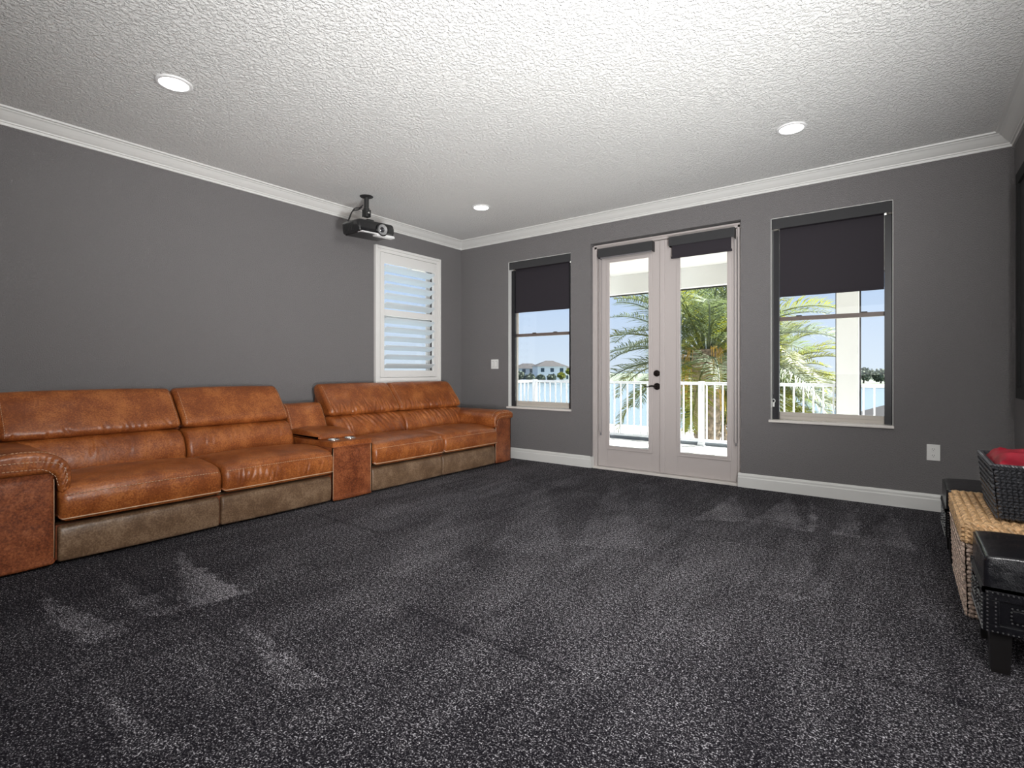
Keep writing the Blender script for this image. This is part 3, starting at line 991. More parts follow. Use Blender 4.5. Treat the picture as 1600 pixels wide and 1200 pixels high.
    # arms
    for s in (0, 1):
        if s == 0: ya, yb = -4.625, -4.335      # near arm
        else: ya, yb = -.500, -.215
        ins = 1 if s == 0 else -1
        mid = (ya + yb) / 2
        # upright front and side block
        bp = [(.10, .022), (.60, .022), (.970, .022), (.990, .04), (.992, .25), (.990, .50), (.965, .538), (.50, .545), (.12, .545), (.09, .30)]
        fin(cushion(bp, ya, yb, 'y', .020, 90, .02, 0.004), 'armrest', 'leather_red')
        # pad rolling over the inner side
        if s == 0:
            pp = [(mid - .150, .515), (mid - .176, .535), (mid - .172, .585), (mid - .10, .625), (mid, .636), (mid + .10, .628), (mid + .165, .596), (mid + .203, .545), (mid + .212, .48), (mid + .202, .420), (mid + .176, .396), (mid + .155, .415), (mid + .146, .48), (mid + .12, .512), (mid, .515)]
        else:
            pp = [(mid + .145, .515), (mid + .165, .540), (mid + .150, .582), (mid + .09, .609), (mid, .617), (mid - .09, .610), (mid - .150, .582), (mid - .178, .535), (mid - .182, .475), (mid - .174, .43), (mid - .156, .425), (mid - .145, .46), (mid - .138, .505), (mid, .515)]
        cs = []
        pad = None
        mbp = cushion(pp, .26, 1.015, 'x', .024, 110, .010, 0.0, (), split=(mid + ins * .178, .394 if s == 0 else .423))
        # gathers around the front end
        nv = []
        for v in mbp.v:
            x, y, z = v
            if x > .93:
                g = math.sin((y - z * ins) * 170 + 2 * math.sin(y * 40)) * .0022 * min(1, (x - .93) / .05) * (1 if (y - mid) * ins > .06 or s == 1 else .25)
                x += g; z += g * .6
            nv.append((x, y, z))
        mbp.v = nv
        pad = fin(mbp, 'arm_pad', 'leather')
        # stitch lines that follow the roll near the front end
        smp = smoothprof(pp, 120)
        cx_, cz_ = mid, .52
        seq = [p for p in smp if (p.y > .515 or (p.x - mid) * ins > .14)]
        seq.sort(key=lambda p: math.atan2(p.y - .50, (p.x - mid) * ins))
        pth = [(.965, mid + (p.x - mid) * 1.012, p.y + .0015) for p in seq]
        fin(stitches(pth, .0016), 'stitching', 'thread', pad)
        if s == 0:
            yo = mid - .177
            fin(stitches([(x, yo, .545) for x in (.3, .98)], .0017), 'stitching', 'thread', pad)
        for off in (0.0, .040):
            fe = [(1.012, mid - ins * (.15 - off * .3), .585 - off), (1.017, mid - ins * .05, .590 - off), (1.017, mid + ins * .08, .586 - off), (1.017, mid + ins * (.150 - off * .9), .568 - off),
                  (1.017, mid + ins * (.182 - off), .535 - off), (1.017, mid + ins * (.190 - off), .48 - off * .6), (1.014, mid + ins * (.182 - off * .6), .435)]
            fin(stitches(fe, .0016), 'stitching', 'thread', pad)
        edge = [(1.0, y, .506) for y in (ya + .02, yb - .02)]
        # piping down the front edges of the arm
        ye = yb if s == 0 else ya
        mb = MB(); mb.tube([(.986, ye - ins * .006, z) for z in (.05, .2, .35, .48)], .0022, 6)
        fin(mb, 'piping', 'thread', pad.parent and root)
    # console
    c0, c1 = -2.614, -2.230
    cp = [(.12, .022), (.60, .022), (.975, .022), (.990, .035), (.994, .25), (.992, .43), (.980, .448), (.60, .450), (.12, .450), (.10, .25)]
    con = fin(cushion(cp, c0, c1, 'y', .012, 100, .03, .002), 'console', 'leather_red')
    # top slab with two round cup wells
    mb = MB()
    zt, zb = .488, .446
    cups = [(.845, -2.505), (.845, -2.345)]
    rc = .046
    hx, hy = .065, .075
    X0, X1 = .30, .994
    ys = [c0, cups[0][1] - hy, cups[0][1] + hy, cups[1][1] - hy, cups[1][1] + hy, c1]
    xs = [X0, cups[0][0] - hx, cups[0][0] + hx, X1]
    for i in range(3):
        for j in range(5):
            if i == 1 and j in (1, 3): continue
            mb.quad((xs[i], ys[j], zt), (xs[i + 1], ys[j], zt), (xs[i + 1], ys[j + 1], zt), (xs[i], ys[j + 1], zt))
    for cx_, cy_ in cups:
        n = 24
        sq, ci = [], []
        for k in range(n):
            t = 2 * PI * k / n
            c_, s_ = math.cos(t), math.sin(t)
            m_x = min(hx / max(1e-6, abs(c_)), hy / max(1e-6, abs(s_)))
            sq.append((cx_ + c_ * m_x, cy_ + s_ * m_x, zt)); ci.append((cx_ + c_ * rc, cy_ + s_ * rc, zt))
        mb.add(sq + ci, [(k, (k + 1) % n, n + (k + 1) % n, n + k) for k in range(n)])
        for sx_ in (-1, 1):
            for sy_ in (-1, 1):
                cand = [p for p in sq if abs(p[0] - cx_ - sx_ * hx) < 1e-6 or abs(p[1] - cy_ - sy_ * hy) < 1e-6]
                # corner triangle
                ax = max([p for p in sq if abs(p[0] - (cx_ + sx_ * hx)) < 1e-6 and (p[1] - cy_) * sy_ >= 0], key=lambda p: abs(p[1] - cy_))
                ay = max([p for p in sq if abs(p[1] - (cy_ + sy_ * hy)) < 1e-6 and (p[0] - cx_) * sx_ >= 0], key=lambda p: abs(p[0] - cx_))
                mb.add([ax, (cx_ + sx_ * hx, cy_ + sy_ * hy, zt), ay], [(0, 1, 2)])
    mb.quad((X1, c0, zb), (X1, c1, zb), (X1, c1, zt), (X1, c0, zt))
    mb.quad((X0, c0, zb), (X1, c0, zb), (X1, c0, zt), (X0, c0, zt))
    mb.quad((X0, c1, zb), (X1, c1, zb), (X1, c1, zt), (X0, c1, zt))
    fin(mb, 'console_top', 'leather', con, False)
    for cx_, cy_ in cups:
        mb = MB(); mb.lathe([(rc + .006, zt + .001), (rc + .005, zt + .006), (rc, zt + .007), (rc - .003, zt + .003), (rc - .003, zt - .036), (0.001, zt - .038)], 28, (cx_, cy_, 0), cap=False)
        fin(mb, 'cup_holder', 'chrome', con)
    lp = [(.335, .492), (.55, .491), (.765, .492), (.782, .500), (.765, .518), (.70, .540), (.56, .556), (.42, .560), (.34, .552), (.322, .52)]
    lid = fin(cushion(lp, c0 + .012, c1 - .012, 'y', .022, 70, .012, 0.006), 'console_lid', 'leather', con)
    fin(stitches([(.345 + .42 * i / 8, c0 + .030, .556 - .045 * (i / 8) ** 2.2) for i in range(9)], .0015), 'stitching', 'thread', con)
    bk = [(.34, .455), (.36, .50), (.345, .56), (.31, .64), (.275, .71), (.245, .752), (.205, .768), (.15, .765), (.12, .73), (.12, .60), (.14, .46)]
    bo = fin(cushion(bk, c0 + .010, c1 - .006, 'y', .018, 72, .014, .003), 'console_back', 'leather', con)
    for ye in (c0 + .024, c1 - .020):
        fin(stitches([(x + .006, ye, z + .003) for x, z in bk[1:7]], .0014), 'stitching', 'thread', con)
    for ye in (c0 + .006, c1 - .006):
        mb = MB(); mb.tube([(.992, ye, z) for z in (.03, .2, .35, .486)], .0022, 6)
        fin(mb, 'piping', 'thread', con)
    return root
sofa()

# ------------------------------------------------------------------ ceiling lights
def downlight(x, y, label):
    root = empty('recessed_light', (x, y, H))
    tag(root, label, 'ceiling light', 'recessed ceiling lights')
    mb = MB(); mb.lathe([(.095, 0), (.096, -.004), (.092, -.008), (.076, -.010), (.074, -.006), (.074, -.001)], 40, cap=False)
    mb.build('lamp_trim', M['lamptrim'], root, 'all')
    mb = MB(); mb.lathe([(.075, -.003), (.05, -.0045), (.002, -.005)], 40, cap=False)
    mb.build('diffuser', M['lamp'], root, 'all')
downlight(1.255, -3.855, 'round white recessed ceiling light above the near half of the sofa')
downlight(1.20, -1.00, 'round white recessed ceiling light near the projector and far corner')
downlight(4.065, -1.035, 'round white recessed ceiling light in front of the right window')

# ------------------------------------------------------------------ projector on its ceiling mount
def projector():
    root = empty('ceiling_projector', (.50, -1.90, H))
    tag(root, 'black video projector hanging from a short ceiling mount above the sofa', 'projector')
    zc = 2.450 - H
    tilt = empty('projector_body', (0, 0, 0))
    bpy.data.objects.remove(tilt)
    ax = R(3.0)
    rot = Matrix.Rotation(ax, 4, 'X')
    T = Matrix.Translation((0.0, 0.02, zc)) @ rot
    def tx(mb):
        mb.v = [tuple(T @ Vector(v)) for v in mb.v]
        return mb
    hx, hy, hz = .135, .215, .058
    # case: rounded plan, swelling around the lens
    n = 6
    plan = []
    for (cx_, cy_, a0) in ((hx - .03, hy - .03, 0), (-hx + .03, hy - .03, 90), (-hx + .03, -hy + .03, 180), (hx - .03, -hy + .03, 270)):
        for k in range(n):
            t = R(a0 + 90 * k / (n - 1))
            plan.append((cx_ + .03 * math.cos(t), cy_ + .03 * math.sin(t)))
    mb = MB()
    N = len(plan)
    lev = [(-hz, .93), (-hz + .012, .985), (-.01, 1.0), (hz - .022, 1.0), (hz - .006, .97), (hz, .93)]
    vv = []
    for z, s in lev:
        for (px, py) in plan:
            bulge = .012 * math.exp(-((py + .00) / .07) ** 2) if px > .08 else 0
            vv.append(((px + bulge) * s, py * s, z))
    ff = []
    for j in range(len(lev) - 1):
        for i in range(N):
            ff.append((j * N + i, j * N + (i + 1) % N, (j + 1) * N + (i + 1) % N, (j + 1) * N + i))
    ff += [tuple(range(N))[::-1], tuple((len(lev) - 1) * N + i for i in range(N))]
    mb.add(vv, ff)
    case = tx(mb).build('case', M['projblack'], root, True)
    # underside plate
    mb = MB(); mb.box(-hx + .02, hx - .02, -hy + .03, hy - .03, -hz - .006, -hz, .002)
    tx(mb).build('base_plate', M['projdark'], case)
    # lens recess, ring, glass; slightly right of the centre
    ly = .05; lz = -.012
    mb = MB(); mb.lathe([(.062, hx - .01), (.064, hx + .012), (.058, hx + .018), (.052, hx + .012)], 36, (0, ly, lz), 'x', cap=False)
    tx(mb).build('lens_surround', M['projblack'], case, True)
    mb = MB(); mb.lathe([(.052, hx + .004), (.052, hx + .022), (.048, hx + .026), (.030, hx + .014), (.026, hx + .012)], 36, (0, ly, lz), 'x', cap=False)
    tx(mb).build('lens_ring', M['projgrey'], case, True)
    mb = MB(); mb.lathe([(.027, hx + .010), (.020, hx + .016), (.010, hx + .019), (.001, hx + .020)], 24, (0, ly, lz), 'x', cap=False)
    tx(mb).build('lens', M['lens'], case, 'all')
    # silver lip and small window under the lens
    mb = MB(); mb.box(hx - .055, hx + .010, -.19, .195, -hz - .004, -hz + .005, .002)
    mb.box(hx - .05, hx + .012, -.02, .20, -hz - .020, -hz - .003, .003)
    tx(mb).build('front_lip', M['projsilver'], case, True)
    # side vents and top knob
    for k in range(7):
        mb = MB(); mb.box(-.09 + .022 * k, -.082 + .022 * k, -hy - .002, -hy + .002, -.035, .035)
        tx(mb).build('vent_slat', M['projdark'], case)
    mb = MB(); mb.lathe([(.022, hz - .004), (.022, hz + .010), (.016, hz + .014), (.001, hz + .014)], 20, (.07, .13, 0), cap=False)
    tx(mb).build('focus_knob', M['projdark'], case, True)
    mb = MB(); mb.box(hx - .002, hx + .003, .13, .20, -.032, .022, .004)
    tx(mb).build('front_grille', M['projdark'], case)
    # mount
    mb = MB(); mb.lathe([(.001, -.014), (.030, -.014), (.058, -.008), (.064, -.003), (.064, 0)], 32, (.02, -.02, 0), cap=False)
    mb.build('mount_plate', M['projdark'], root, True)
    mb = MB(); mb.lathe([(.023, -.012), (.023, -.115), (.030, -.118), (.030, -.150), (.023, -.155), (.026, -.20)], 24, (.02, -.02, 0))
    mb.build('mount_pole', M['projdark'], root, True)
    mb = MB(); mb.box(-.01, .05, -.05, -.042, -.20, -.13, .002); mb.box(-.01, .05, .002, .010, -.20, -.13, .002)
    mb.box(-.05, .09, -.055, .015, -.256, -.235, .003)
    mb.tube([(.02, -.056, -.165), (.02, .018, -.165)], .008, 10)
    mb.build('mount_bracket', M['projdark'], root, True)
    mb = MB()
    mb.lathe([(.011, 0), (.013, .006), (.009, .010)], 14, (.053, -.02, -.165), 'x')
    mb.build('mount_bolt', M['chrome'], root, True)
    for dx in (0, .02):
        mb = MB()
        pts = []
        for i in range(13):
            t = i / 12
            pts.append((.0 - .03 * t - dx, -.045 - .135 * t, -.085 - dx * .8 - .02 * math.sin(PI * t * 2) - .155 * t * t - .01 * t))
        mb.tube(pts, .0055, 8)
        mb.build('cable', M['projdark'], root, True)
projector()

# ------------------------------------------------------------------ wall plates
def plate(name, x, z, wd, ht, label, cat):
    root = empty(name, (x, -0.001, z))
    tag(root, label, cat)
    MB().box(-wd / 2, wd / 2, -.006, 0, -ht / 2, ht / 2, .002).build('cover_plate', M['plate'], root)
    return root
sw = plate('light_switch', .578, 1.155, .116, .118, 'white double rocker light switch left of the narrow window', 'switch')
for k in (-1, 1):
    MB().box(k * .026 - .016, k * .026 + .016, -.010, -.006, -.033, .033, .002).build('rocker', M['plate'], sw)
    MB().box(k * .026 - .018, k * .026 + .018, -.0066, -.006, -.035, .035).build('rocker_gap', M['cord'], sw)
ot = plate('wall_outlet', 4.873, .447, .080, .122, 'white duplex power outlet low on the wall right of the windows', 'outlet')
for k in (-1, 1):
    mb = MB(); mb.lathe([(.0165, -.006), (.0165, -.0085), (.001, -.0085)], 20, (0, 0, k * .024), 'y', cap=False)
    rc = mb.build('receptacle', M['plate'], ot)
    mb = MB()
    for sx_ in (-.006, .006): mb.box(sx_ - .0012, sx_ + .0012, -.0092, -.0084, k * .024 - .001, k * .024 + .008)
    mb.box(-.002, .002, -.0092, -.0084, k * .024 - .010, k * .024 - .006)
    mb.build('slot', M['slot'], rc)

# ------------------------------------------------------------------ projection screen on the right wall
def screen():
    root = empty('projection_screen', (W, -1.75, 1.63))
    tag(root, 'large black framed projection screen on the right wall at the frame edge', 'screen')
    y0, y1, z0, z1 = 1.43, -1.43, -.742, .745
    mb = MB(); mb.box(-.020, -.002, y1 + .06, y0 - .06, z0 + .06, z1 - .06)
    mb.build('screen_surface', M['screengrey'], root)
    for (a, b, c, d) in ((y1, y0, z1 - .075, z1), (y1, y0, z0, z0 + .075), (y1, y1 + .075, z0 + .075, z1 - .075), (y0 - .075, y0, z0 + .075, z1 - .075)):
        MB().box(-.036, -.001, a, b, c, d, .004).build('frame_bar', M['screenblack'], root)
screen()

# ------------------------------------------------------------------ ottomans
def ottoman(loc, label):
    root = empty('cube_ottoman', loc)
    tag(root, label, 'ottoman', 'black leather cube ottomans by the right wall')
    hw = .190
    mb = cushion([(-hw + .002, .294), (-hw, .30), (-hw - .001, .35), (-hw, .396), (-hw + .004, .408), (-hw + .016, .415), (-.10, .420), (0, .422), (.10, .420), (hw - .016, .415), (hw - .004, .408), (hw, .396), (hw + .001, .35), (hw, .30), (hw - .002, .294), (0, .292)], -hw, hw, 'y', .012, 120, .02, 0.0, noise_amp=.001)
    top = mb.build('seat_pad', M['blackleather'], root, 'all')
    for s in (-1, 1):
        mb = MB(); mb.tube([(s * (hw - .002), -hw + .01, .406), (s * (hw - .002), 0, .408), (s * (hw - .002), hw - .01, .406)], .003, 6)
        mb.build('piping', M['blackleather'], top, True)
    MB().box(-hw + .004, hw - .004, -hw + .004, hw - .004, .146, .296, .004).build('apron', M['blackleather'], root)
    # leather overlay strips on the four faces, framing a sunk field
    nails = []
    def face(k):
        rot = Matrix.Rotation(R(90 * k), 4, 'Z')
        mb = MB()
        d0, d1 = hw - .004, hw + .004
        for (a, b, c, d) in ((-hw + .002, hw - .002, .262, .294), (-hw + .002, hw - .002, .148, .176), (-hw + .002, -hw + .040, .176, .262), (hw - .040, hw - .002, .176, .262), (-.022, .022, .176, .262)):
            mb.box(a, b, d0, d1, c, d, .002)
        for (a, b) in ((-.118, -.052), (.052, .118)):
            mb.box(a, b, d0, d1 + .001, .200, .238, .003)
        mb.v = [tuple(rot @ Vector(v)) for v in mb.v]
        mb.build('leather_band', M['blackleather'], root)
        nm = MB()
        def nail(u, z, off=.004):
            bm = bmesh.new()
            bmesh.ops.create_icosphere(bm, subdivisions=1, radius=.0034)
            nm.bm(bm, rot @ Matrix.Translation((u, hw + off, z)))
        def line(u0, z0, u1, z1):
            L = math.hypot(u1 - u0, z1 - z0); n = max(1, round(L / .0135))
            for i in range(n + 1): nail(u0 + (u1 - u0) * i / n, z0 + (z1 - z0) * i / n)
        a = hw - .008
        line(-a, .288, a, .288); line(-a, .153, a, .153); line(-a, .165, -a, .276); line(a, .165, a, .276)
        for s in (-1, 1):
            line(s * .034, .268, s * .034, .172); line(s * (hw - .030), .268, s * (hw - .030), .172)
            line(s * .052, .245, s * .118, .245); line(s * .052, .194, s * .118, .194); line(s * .050, .232, s * .050, .206); line(s * .120, .232, s * .120, .206)
        nm.build('nailhead_trim', M['nail'], root, True, kind='stuff')
    for k in range(4): face(k)
    for sx_ in (-1, 1):
        for sy_ in (-1, 1):
            cx_, cy_ = sx_ * (hw - .045), sy_ * (hw - .045)
            mb = MB()
            a, b = .030, .025
            vv = [(cx_ + i * b, cy_ + j * b, 0) for i, j in ((-1, -1), (1, -1), (1, 1), (-1, 1))] + [(cx_ + i * a, cy_ + j * a, .147) for i, j in ((-1, -1), (1, -1), (1, 1), (-1, 1))]
            mb.add(vv, [(0, 3, 2, 1), (4, 5, 6, 7), (0, 1, 5, 4), (1, 2, 6, 5), (2, 3, 7, 6), (3, 0, 4, 7)])
            mb.build('leg', M['blackwood'], root)
    return root
ottoman((5.105, -2.428, 0), 'black leather cube ottoman with nailhead trim, nearest in front of the wicker chest')
ottoman((5.068, -1.165, 0), 'black leather cube ottoman with nailhead trim, behind the wicker chest by the back wall')

# ------------------------------------------------------------------ woven baskets
def weave(mb, o, du, dv, nrm, rows, cols, lu, lv, th, slant, alt=True):
    """lens-shaped strands laid over a face: o origin, du along row, dv up"""
    du, dv, nrm = Vector(du), Vector(dv), Vector(nrm)
    U, V = du.length, dv.length
    eu, ev = du.normalized(), dv.normalized()
    for r_ in range(rows):
        for c in range(cols):
            u = (c + .5 + (.5 if (alt and r_ % 2) else 0)) / cols
            if u > 1: continue
            v = (r_ + .5) / rows
            ctr = Vector(o) + du * u + dv * v + nrm * (th * (.3 + .3 * random.random()))
            a = slant + random.uniform(-.15, .15)
            d = eu * math.cos(a) + ev * math.sin(a)
            p = nrm.cross(d).normalized()
            L, Wd = lu * U / cols * random.uniform(.85, 1.1), lv * V / rows
            pts = [ctr - d * L, ctr - d * L * .5 + p * Wd * .8, ctr + d * L * .5 + p * Wd * .8, ctr + d * L, ctr + d * L * .5 - p * Wd * .8, ctr - d * L * .5 - p * Wd * .8,
                   ctr - d * L * .5 + nrm * th, ctr + d * L * .5 + nrm * th]
            mb.add(pts, [(0, 1, 6), (1, 2, 7, 6), (2, 3, 7), (3, 4, 7), (4, 5, 6, 7), (5, 0, 6)])

def rope(mb, p0, p1, r, pitch, strands=2, n=6, sr=None):
    p0, p1 = Vector(p0), Vector(p1)
    d = (p1 - p0); L = d.length; d.normalize()
    a = d.orthogonal().normalized(); b = d.cross(a)
    m = max(6, int(L / pitch * 6))
    for s in range(strands):
        pts = []
        for i in range(m + 1):
            t = L * i / m
            w_ = 2 * PI * (t / pitch + s / strands)
            pts.append(p0 + d * t + (a * math.cos(w_) + b * math.sin(w_)) * r * .5)
        mb.tube(pts, sr or r * .62, n)

def chest():
    root = empty('wicker_chest', (5.095, -1.80, 0))
    tag(root, 'pale woven seagrass chest with rope lid between the two black ottomans', 'basket')
    x0, x1, y0, y1 = -.195, .195, -.355, .385
    bx, by = .012, .04
    zt = .330
    core = MB()
    core.add([(x0 + bx + .012, y0 + by + .012, .004), (x1 - bx - .012, y0 + by + .012, .004), (x1 - bx - .012, y1 - by - .012, .004), (x0 + bx + .012, y1 - by - .012, .004),
              (x0 + .012, y0 + .012, zt), (x1 - .012, y0 + .012, zt), (x1 - .012, y1 - .012, zt), (x0 + .012, y1 - .012, zt)],
             [(0, 3, 2, 1), (4, 5, 6, 7), (0, 1, 5, 4), (1, 2, 6, 5), (2, 3, 7, 6), (3, 0, 4, 7)])
    body = core.build('body', M['wickerin'], root)
    wv = MB()
    def fc(a, b, c, d, n, rows, cols):
        # a,b bottom ends; c,d top ends -> strands row by row
        a, b, c, d = map(Vector, (a, b, c, d))
        for r_ in range(rows):
            v0, v1 = r_ / rows, (r_ + 1) / rows
            p, q = a.lerp(c, v0), b.lerp(d, v0)
            weave(wv, p, q - p, (a.lerp(c, v1) - p), n, 1, cols, .62, .62, .010, .50 if r_ % 2 else -.50, False)
    fc((x0 + bx, y0 + by, .004), (x0 + bx, y1 - by, .004), (x0, y0, zt), (x0, y1, zt), (-1, 0, 0), 17, 34)
    fc((x0 + bx, y0 + by, .004), (x1 - bx, y0 + by, .004), (x0, y0, zt), (x1, y0, zt), (0, -1, 0), 17, 18)
    fc((x0 + bx, y1 - by, .004), (x1 - bx, y1 - by, .004), (x0, y1, zt), (x1, y1, zt), (0, 1, 0), 17, 18)
    wv.build('woven_side', M['wicker'], root, False, kind='stuff')
    # lid: thick rolled rim and rope rows
    lid = MB(); lid.box(x0 - .002, x1 + .002, y0 - .002, y1 + .002, zt + .004, .408, .01)
    lid = lid.build('lid', M['wickerin'], root)
    rw = MB()
    for k in range(4):
        z = zt + .014 + k * .019
        rope(rw, (x0 - .006, y0, z), (x0 - .006, y1, z), .011, .034)
        rope(rw, (x0, y0 - .006, z), (x1, y0 - .006, z), .011, .034)
        rope(rw, (x0, y1 + .006, z), (x1, y1 + .006, z), .011, .034)
    o = rw.build('rim_weave', M['rope'], lid, True, kind='stuff')
    first = None
    nrow = 13
    for k in range(nrow):
        x = x0 + .012 + (x1 - x0 - .024) * k / (nrow - 1)
        if first is None:
            mb = MB(); rope(mb, (0, y0 + .004, 0), (0, y1 - .004, 0), .020, .056, sr=.0095)
            first = mb.build('rope_strand', M['rope'], lid, True)
            o = first
        else:
            o = first.copy(); COL.objects.link(o); o.parent = lid
        o.location = (x, 0, .411)
    for y in (y0 + .004, y1 - .004):
        mb = MB(); rope(mb, (x0, y, .412), (x1, y, .412), .013, .036)
        mb.build('rope_strand', M['rope'], lid, True)
chest()

def black_basket():
    root = empty('black_basket', (5.155, -1.86, .437))
    tag(root, 'black woven cord basket standing on the lid of the seagrass chest', 'basket')
    x0, x1, y0, y1, h = -.142, .142, -.215, .235, .222
    fl_ = .020
    bt = [(x0, y0), (x1, y0), (x1, y1), (x0, y1)]
    tp = [(x0 - fl_, y0 - .012), (x1, y0 - .012), (x1, y1 + fl_), (x0 - fl_, y1 + fl_)]
    core = MB()
    t_ = .010
    vb = [(p[0] + (t_ if p[0] < 0 else -t_), p[1] + (t_ if p[1] < 0 else -t_), .0) for p in bt]
    vt = [(p[0] + (t_ if p[0] < 0 else -t_), p[1] + (t_ if p[1] < 0 else -t_), h) for p in tp]
    core.add(vb + vt, [(0, 3, 2, 1), (0, 1, 5, 4), (1, 2, 6, 5), (2, 3, 7, 6), (3, 0, 4, 7)])
    # inner wall and floor
    vi = [(p[0] * .93, p[1] * .93, h) for p in tp]; vib = [(p[0] * .93, p[1] * .93, .02) for p in bt]
    core.add(vt + vi, [(i, (i + 1) % 4, 4 + (i + 1) % 4, 4 + i) for i in range(4)])
    core.add(vi + vib, [(i, (i + 1) % 4, 4 + (i + 1) % 4, 4 + i) for i in range(4)] + [(4, 5, 6, 7)])
    core.build('body', M['blackrope'], root)
    wv = MB()
    rows = 17
    for (i, j, n, cols) in ((3, 0, (-1, 0, .08), 26), (0, 1, (0, -1, .05), 17), (2, 3, (0, 1, .08), 17)):
        a, b, c, d = Vector((*bt[i], 0)), Vector((*bt[j], 0)), Vector((*tp[i], h)), Vector((*tp[j], h))
        for r_ in range(rows):
            v0, v1 = r_ / rows, (r_ + 1) / rows
            p, q = a.lerp(c, v0), b.lerp(d, v0)
            weave(wv, p, q - p, (a.lerp(c, v1) - p), Vector(n).normalized(), 1, cols, .60, .60, .007, .7 if r_ % 2 else -.7, False)
    wv.build('woven_side', M['blackrope'], root, False, kind='stuff')
    rm = MB()
    cr_ = [Vector((*p, h + .004)) for p in tp]
    for i in range(4): rope(rm, cr_[i], cr_[(i + 1) % 4], .010, .022)
    rm.build('rim', M['blackrope'], root, True)
black_basket()

def blanket():
    root_loc = (5.150, -1.855, .645)
    mb = MB()
    nx, ny = 60, 80
    x0, x1, y0, y1 = -.142, .122, -.205, .225
    def hgt(u, v):
        x, y = x0 + (x1 - x0) * u, y0 + (y1 - y0) * v
        edge = min(u, 1 - u, v, 1 - v)
        e_ = 1 - math.exp(-edge / .09)
        z = .040 * e_ + .018 * noise.noise(Vector((x * 7, y * 5, 2)))
        q = y * 36 + 20 * x + 2.0 * noise.noise(Vector((x * 4, y * 4, 6)))
        z += .026 * e_ * (1 - abs(math.sin(q * .8)) ** .8)
        q2 = x * 22 - y * 9 + 3 * noise.noise(Vector((x * 6, y * 3, 11)))
        z += .014 * e_ * (1 - abs(math.sin(q2)) ** .8)
        return (x, y, z)
    top = [hgt(i / nx, j / ny) for j in range(ny + 1) for i in range(nx + 1)]
    bot = [(p[0] * .92, p[1] * .92, -.05) for p in top]
    n = len(top)
    ff = []
    for j in range(ny):
        for i in range(nx):
            k = j * (nx + 1) + i
            ff.append((k, k + 1, k + nx + 2, k + nx + 1))
            ff.append((n + k, n + k + nx + 1, n + k + nx + 2, n + k + 1))
    bd = [i for i in range(nx + 1)] + [(j) * (nx + 1) + nx for j in range(1, ny + 1)] + [ny * (nx + 1) + i for i in range(nx - 1, -1, -1)] + [j * (nx + 1) for j in range(ny - 1, 0, -1)]
    for a, b in zip(bd, bd[1:] + bd[:1]): ff.append((a, b, n + b, n + a))
    mb.add(top + bot, ff)
    o = mb.build('folded_blanket', M['red'], None, 'all', loc=root_loc)
    tag(o, 'crimson velvet blanket bundled inside the black woven basket', 'blanket')
blanket()

# ------------------------------------------------------------------ balcony
DZ = -0.035
DY = 2.70
def balcony():
    # deck of pale boards
    root = empty('balcony_deck', (2.3, 1.4, DZ)); root['kind'] = 'structure'
    MB().box(-3.25, 3.45, -1.20, 1.52, -.30, -.026).build('deck_slab', M['curb'], root)
    MB().box(-3.2, 3.4, 1.33, 1.40, -.02, .052, .004).build('deck_edge', M['curb'], root)
    n = 18
    wd = 2.62 / n
    p0 = None
    for k in range(n):
        if p0 is None:
            p0 = MB().box(-3.2, 3.4, -wd / 2 + .003, wd / 2 - .003, -.024, 0, .002).build('deck_board', M['deck'], root)
            o = p0
        else:
            o = p0.copy(); COL.objects.link(o); o.parent = root
        o.location = (0, -1.19 + wd * (k + .5), 0)
    # soffit and beam
    r2 = empty('balcony_roof', (2.3, 1.4, 2.45)); r2['kind'] = 'structure'
    MB().box(-3.6, 5.6, -1.19, 2.1, .14, .30).build('soffit', M['white_ext'], r2)
    MB().box(-3.5, 5.2, DY - 1.4 - .14, DY - 1.4 + .14, -.150, .14, .004).build('beam', M['white_ext'], r2)
    MB().box(-3.3, 5.2, DY - 1.4 - .015, DY - 1.4 + .035, -.166, -.150).build('screen_track', M['darkbronze'], r2)
    # column
    c = empty('balcony_column', (4.138, DY, DZ)); c['kind'] = 'structure'
    MB().box(-.119, .119, -.119, .119, 0, 2.334, .006).build('shaft', M['white_ext'], c)
    for s in (-1, 1):
        MB().box(s * .127 - .008, s * .127 + .008, -.03, .03, 0, 2.32).build('screen_track', M['darkbronze'], c)
balcony()

def railing(name, label, P0, P1, posts, zt=.905, phase=0.0, spacing=.1135):
    root = empty(name, (P0[0], P0[1], DZ))
    tag(root, label, 'railing', 'white balcony railings')
    d = Vector((P1[0] - P0[0], P1[1] - P0[1], 0)); L = d.length; ang = math.atan2(d.y, d.x)
    root.rotation_euler = (0, 0, ang)
    t = zt - DZ
    MB().box(0, L, -.026, .026, t - .042, t, .006).build('top_rail', M['white_rail'], root)
    MB().box(0, L, -.018, .018, .062, .098, .004).build('bottom_rail', M['white_rail'], root)
    b0 = None
    x = phase
    while x < L:
        if all(abs(x - p) > .045 for p in posts):
            if b0 is None:
                b0 = MB().box(-.0095, .0095, -.0095, .0095, .09, t - .036).build('baluster', M['white_rail'], root)
                b = b0
            else:
                b = b0.copy(); COL.objects.link(b); b.parent = root
            b.location = (x, 0, 0)
        x += spacing
    for p in posts:
        mb = MB(); mb.box(-.036, .036, -.036, .036, 0, t + .012, .004)
        po = mb.build('post', M['white_rail'], root); po.location = (p, 0, 0)
        mb = MB(); mb.box(-.058, .058, -.058, .058, 0, .012, .003); mb.box(-.045, .045, -.045, .045, .012, .05, .01)
        mb.build('base_flange', M['white_rail'], po)
railing('balcony_railing', 'long white metal balcony railing seen through the doors and windows', (-.70, DY), (4.010, DY), [.04, 3.012], phase=.139)
railing('balcony_railing', 'short white railing section right of the balcony column', (4.275, DY), (5.7, DY), [], phase=.022, spacing=.112)
